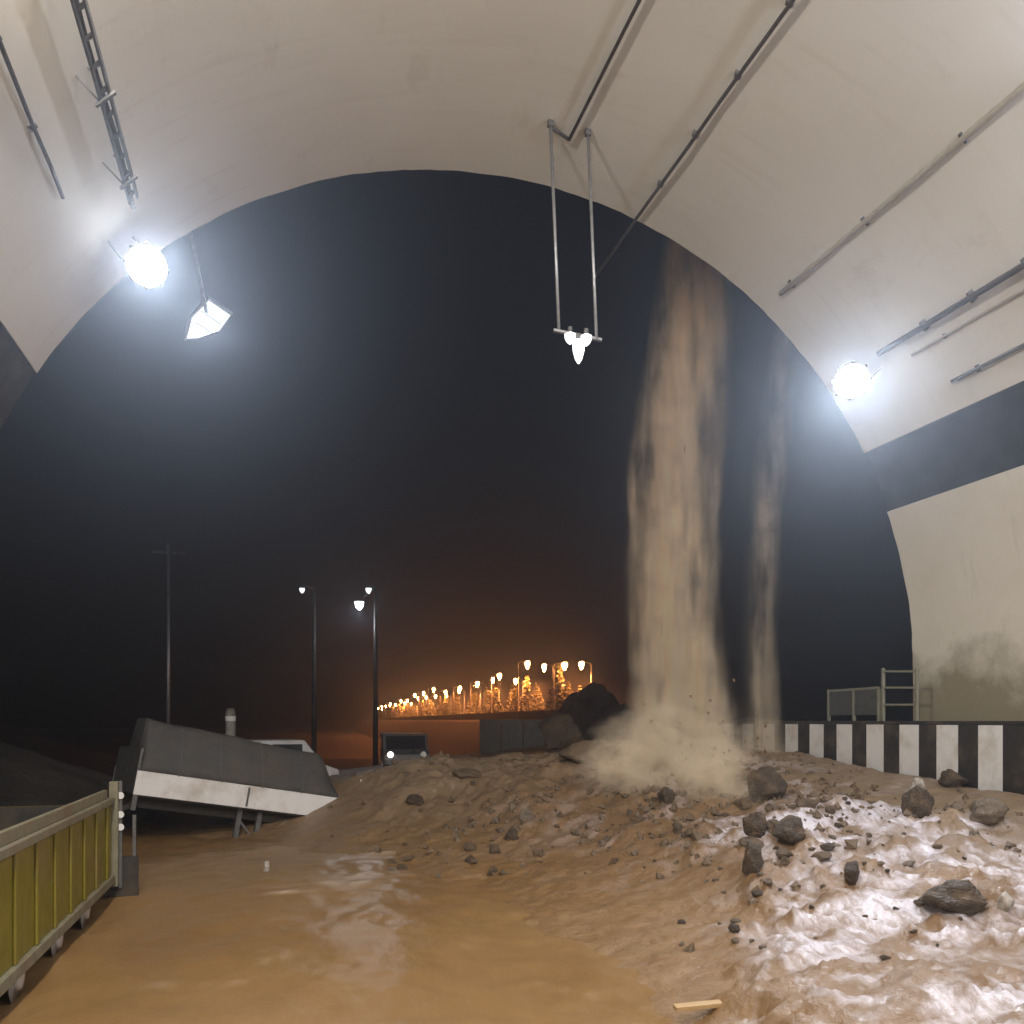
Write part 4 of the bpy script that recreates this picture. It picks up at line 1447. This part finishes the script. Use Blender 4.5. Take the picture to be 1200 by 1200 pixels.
    pv.inputs['Anisotropy'].default_value = -0.25
    nt.links.new(dn, pv.inputs['Density'])
    nt.links.new(pv.outputs[0], out.inputs['Volume'])
    m_.cycles.volume_step_rate = 0.25 if hasattr(m_.cycles, 'volume_step_rate') else 1
    o_ = mb.build('falling_slurry', m_, t_, loc=base)
    # strands and clods of heavier mud inside the fall
    sm_ = MB()
    r_ = random.Random(seed)
    for _ in range(8):
        z = foot + (top - foot) * r_.random()
        w = np.interp(-z, [-p[0] for p in prof], [p[2] for p in prof])
        ddx = np.interp(-z, [-p[0] for p in prof], [p[1] for p in prof])
        ddy = np.interp(-z, [-p[0] for p in prof], [p[3] for p in prof])
        a_, q_ = r_.uniform(0, 6.28), math.sqrt(r_.random()) * 0.55 * w
        x_, y_ = cx + ddx + q_ * math.cos(a_), cy + ddy + q_ * math.sin(a_)
        ln, th = r_.uniform(0.15, 0.7), r_.uniform(0.006, 0.02)
        sm_.tube([(x_, y_, z + ln), (x_ + r_.uniform(-.02, .02), y_, z + ln * 0.4), (x_, y_, z)], [th * 0.2, th, th * 0.5], 5)
    st_ = sm_.build('mud_strands', M['mud'], t_)
    st_['kind'] = 'stuff'
    return t_


ZT = 16.5
fall_volume('mud_fall', 'broad brown column of falling mud splashing on the heap crest', 9.35, 19.0, ZT, 1.6,
            [(ZT, 0.1, 0.85, -1.9, 0.9), (13, 0.05, 1.0, -0.9, 0.9), (9, -0.15, 1.25, -0.2, 1.2), (6, -0.1, 1.2, 0, 1.5), (4, 0.1, 1.25, 0, 1.9), (2.9, 0.15, 1.5, -0.2, 1.8), (1.6, 0.3, 1.9, -0.5, 1.3)],
            11.0, 3, (0.82, 0.60, 0.35))
fall_volume('thin_mud_fall', 'thinner pale brown mud fall right of the main column', 12.05, 19.6, ZT, 2.0,
            [(ZT, 0.1, 0.35, -2.4, 0.25), (12, 0.05, 0.45, -1.0, 0.4), (8.5, 0.05, 0.5, -0.2, 1.1), (5, 0, 0.5, 0, 1.2), (3.2, 0, 0.6, 0, 1.4), (2.0, 0.0, 0.9, 0, 1.6)],
            6.5, 8, (0.82, 0.66, 0.48))

# spray thrown forward where the main fall lands
m_, nt, b_, out = mat('splash_spray')
nt.nodes.remove(b_)
tc = node(nt, 'ShaderNodeTexCoord')
ln_ = node(nt, 'ShaderNodeVectorMath', operation='LENGTH')
nt.links.new(tc.outputs['Object'], ln_.inputs[0])
sn = noise_of(nt, tc.outputs['Object'], 1.6, 6, 0.7)
dn = ramp(nt, math_(nt, 'ADD', ln_.outputs['Value'], math_(nt, 'MULTIPLY', math_(nt, 'SUBTRACT', sn, 0.5), 2.6)), [(0.05, 1.0), (0.4, 0.3), (0.85, 0.0)])
pv = node(nt, 'ShaderNodeVolumePrincipled')
pv.inputs['Color'].default_value = (0.985, 0.85, 0.65, 1)
pv.inputs['Anisotropy'].default_value = -0.25
nt.links.new(math_(nt, 'MULTIPLY', dn, 3.0), pv.inputs['Density'])
nt.links.new(pv.outputs[0], out.inputs['Volume'])
fall_root = bpy.data.objects['mud_fall']
for px, py, d, rx, rz in ((785, 885, 18.9, 2.2, 1.2), (838, 918, 17.0, 1.2, 1.0), (735, 905, 18.2, 1.3, 0.7)):
    c_ = P(px, py, d)
    pts = [(0, 0, -1 + 2 * k_ / 12) for k_ in range(13)]
    o_ = MB().tube([(0, 0, math.sin(-math.pi / 2 + math.pi * k_ / 12)) for k_ in range(13)], [max(0.02, math.cos(-math.pi / 2 + math.pi * k_ / 12)) for k_ in range(13)], 20).build('splash_spray', m_, None)
    o_.location = c_
    o_.scale = (rx, 1.0, rz)
    attach(o_, fall_root)

# clods thrown up round the foot of the main fall
mb = MB()
r_ = random.Random(77)
for _ in range(260):
    a_, q_ = r_.uniform(0, 6.28), abs(r_.gauss(0, 1.15)) + 0.3
    x_, y_ = 9.6 + q_ * math.cos(a_), 18.4 + q_ * math.sin(a_) * 0.9
    h_ = max(0.02, r_.expovariate(2.6) * max(0.15, 1.3 - 0.4 * q_))
    s_ = 0.012 + 0.04 * r_.random() ** 3
    z_ = mud_z(x_, y_) + h_
    rot = Matrix.Rotation(r_.uniform(0, 6.28), 4, Vector((r_.gauss(0, 1), r_.gauss(0, 1), r_.gauss(0, 1))).normalized())
    vs_ = [Vector(v_) * s_ * r_.uniform(0.7, 1.4) for v_ in ((1, 0, 0), (-1, 0, 0), (0, 1, 0), (0, -1, 0), (0, 0, 1.4), (0, 0, -1.4))]
    mb.add([Vector((x_, y_, z_)) + (rot @ v_.to_4d()).to_3d() for v_ in vs_], [(0, 2, 4), (2, 1, 4), (1, 3, 4), (3, 0, 4), (2, 0, 5), (1, 2, 5), (3, 1, 5), (0, 3, 5)])
o = mb.build('splash_clods', M['mud'], fall_root)
o['kind'] = 'stuff'

# ------------------------------------------------------------------ haze
m_, nt, b_, out = mat('night_haze')
nt.nodes.remove(b_)
pv = node(nt, 'ShaderNodeVolumePrincipled')
pv.inputs['Color'].default_value = (0.80, 0.88, 1.0, 1)
pv.inputs['Density'].default_value = HAZE
pv.inputs['Anisotropy'].default_value = 0.8
nt.links.new(pv.outputs[0], out.inputs['Volume'])
m_.cycles.homogeneous_volume = True
hz = MB().box((-300, -120, -2.6), (300, 440, 30)).build('haze', m_)
hz['kind'] = 'stuff'
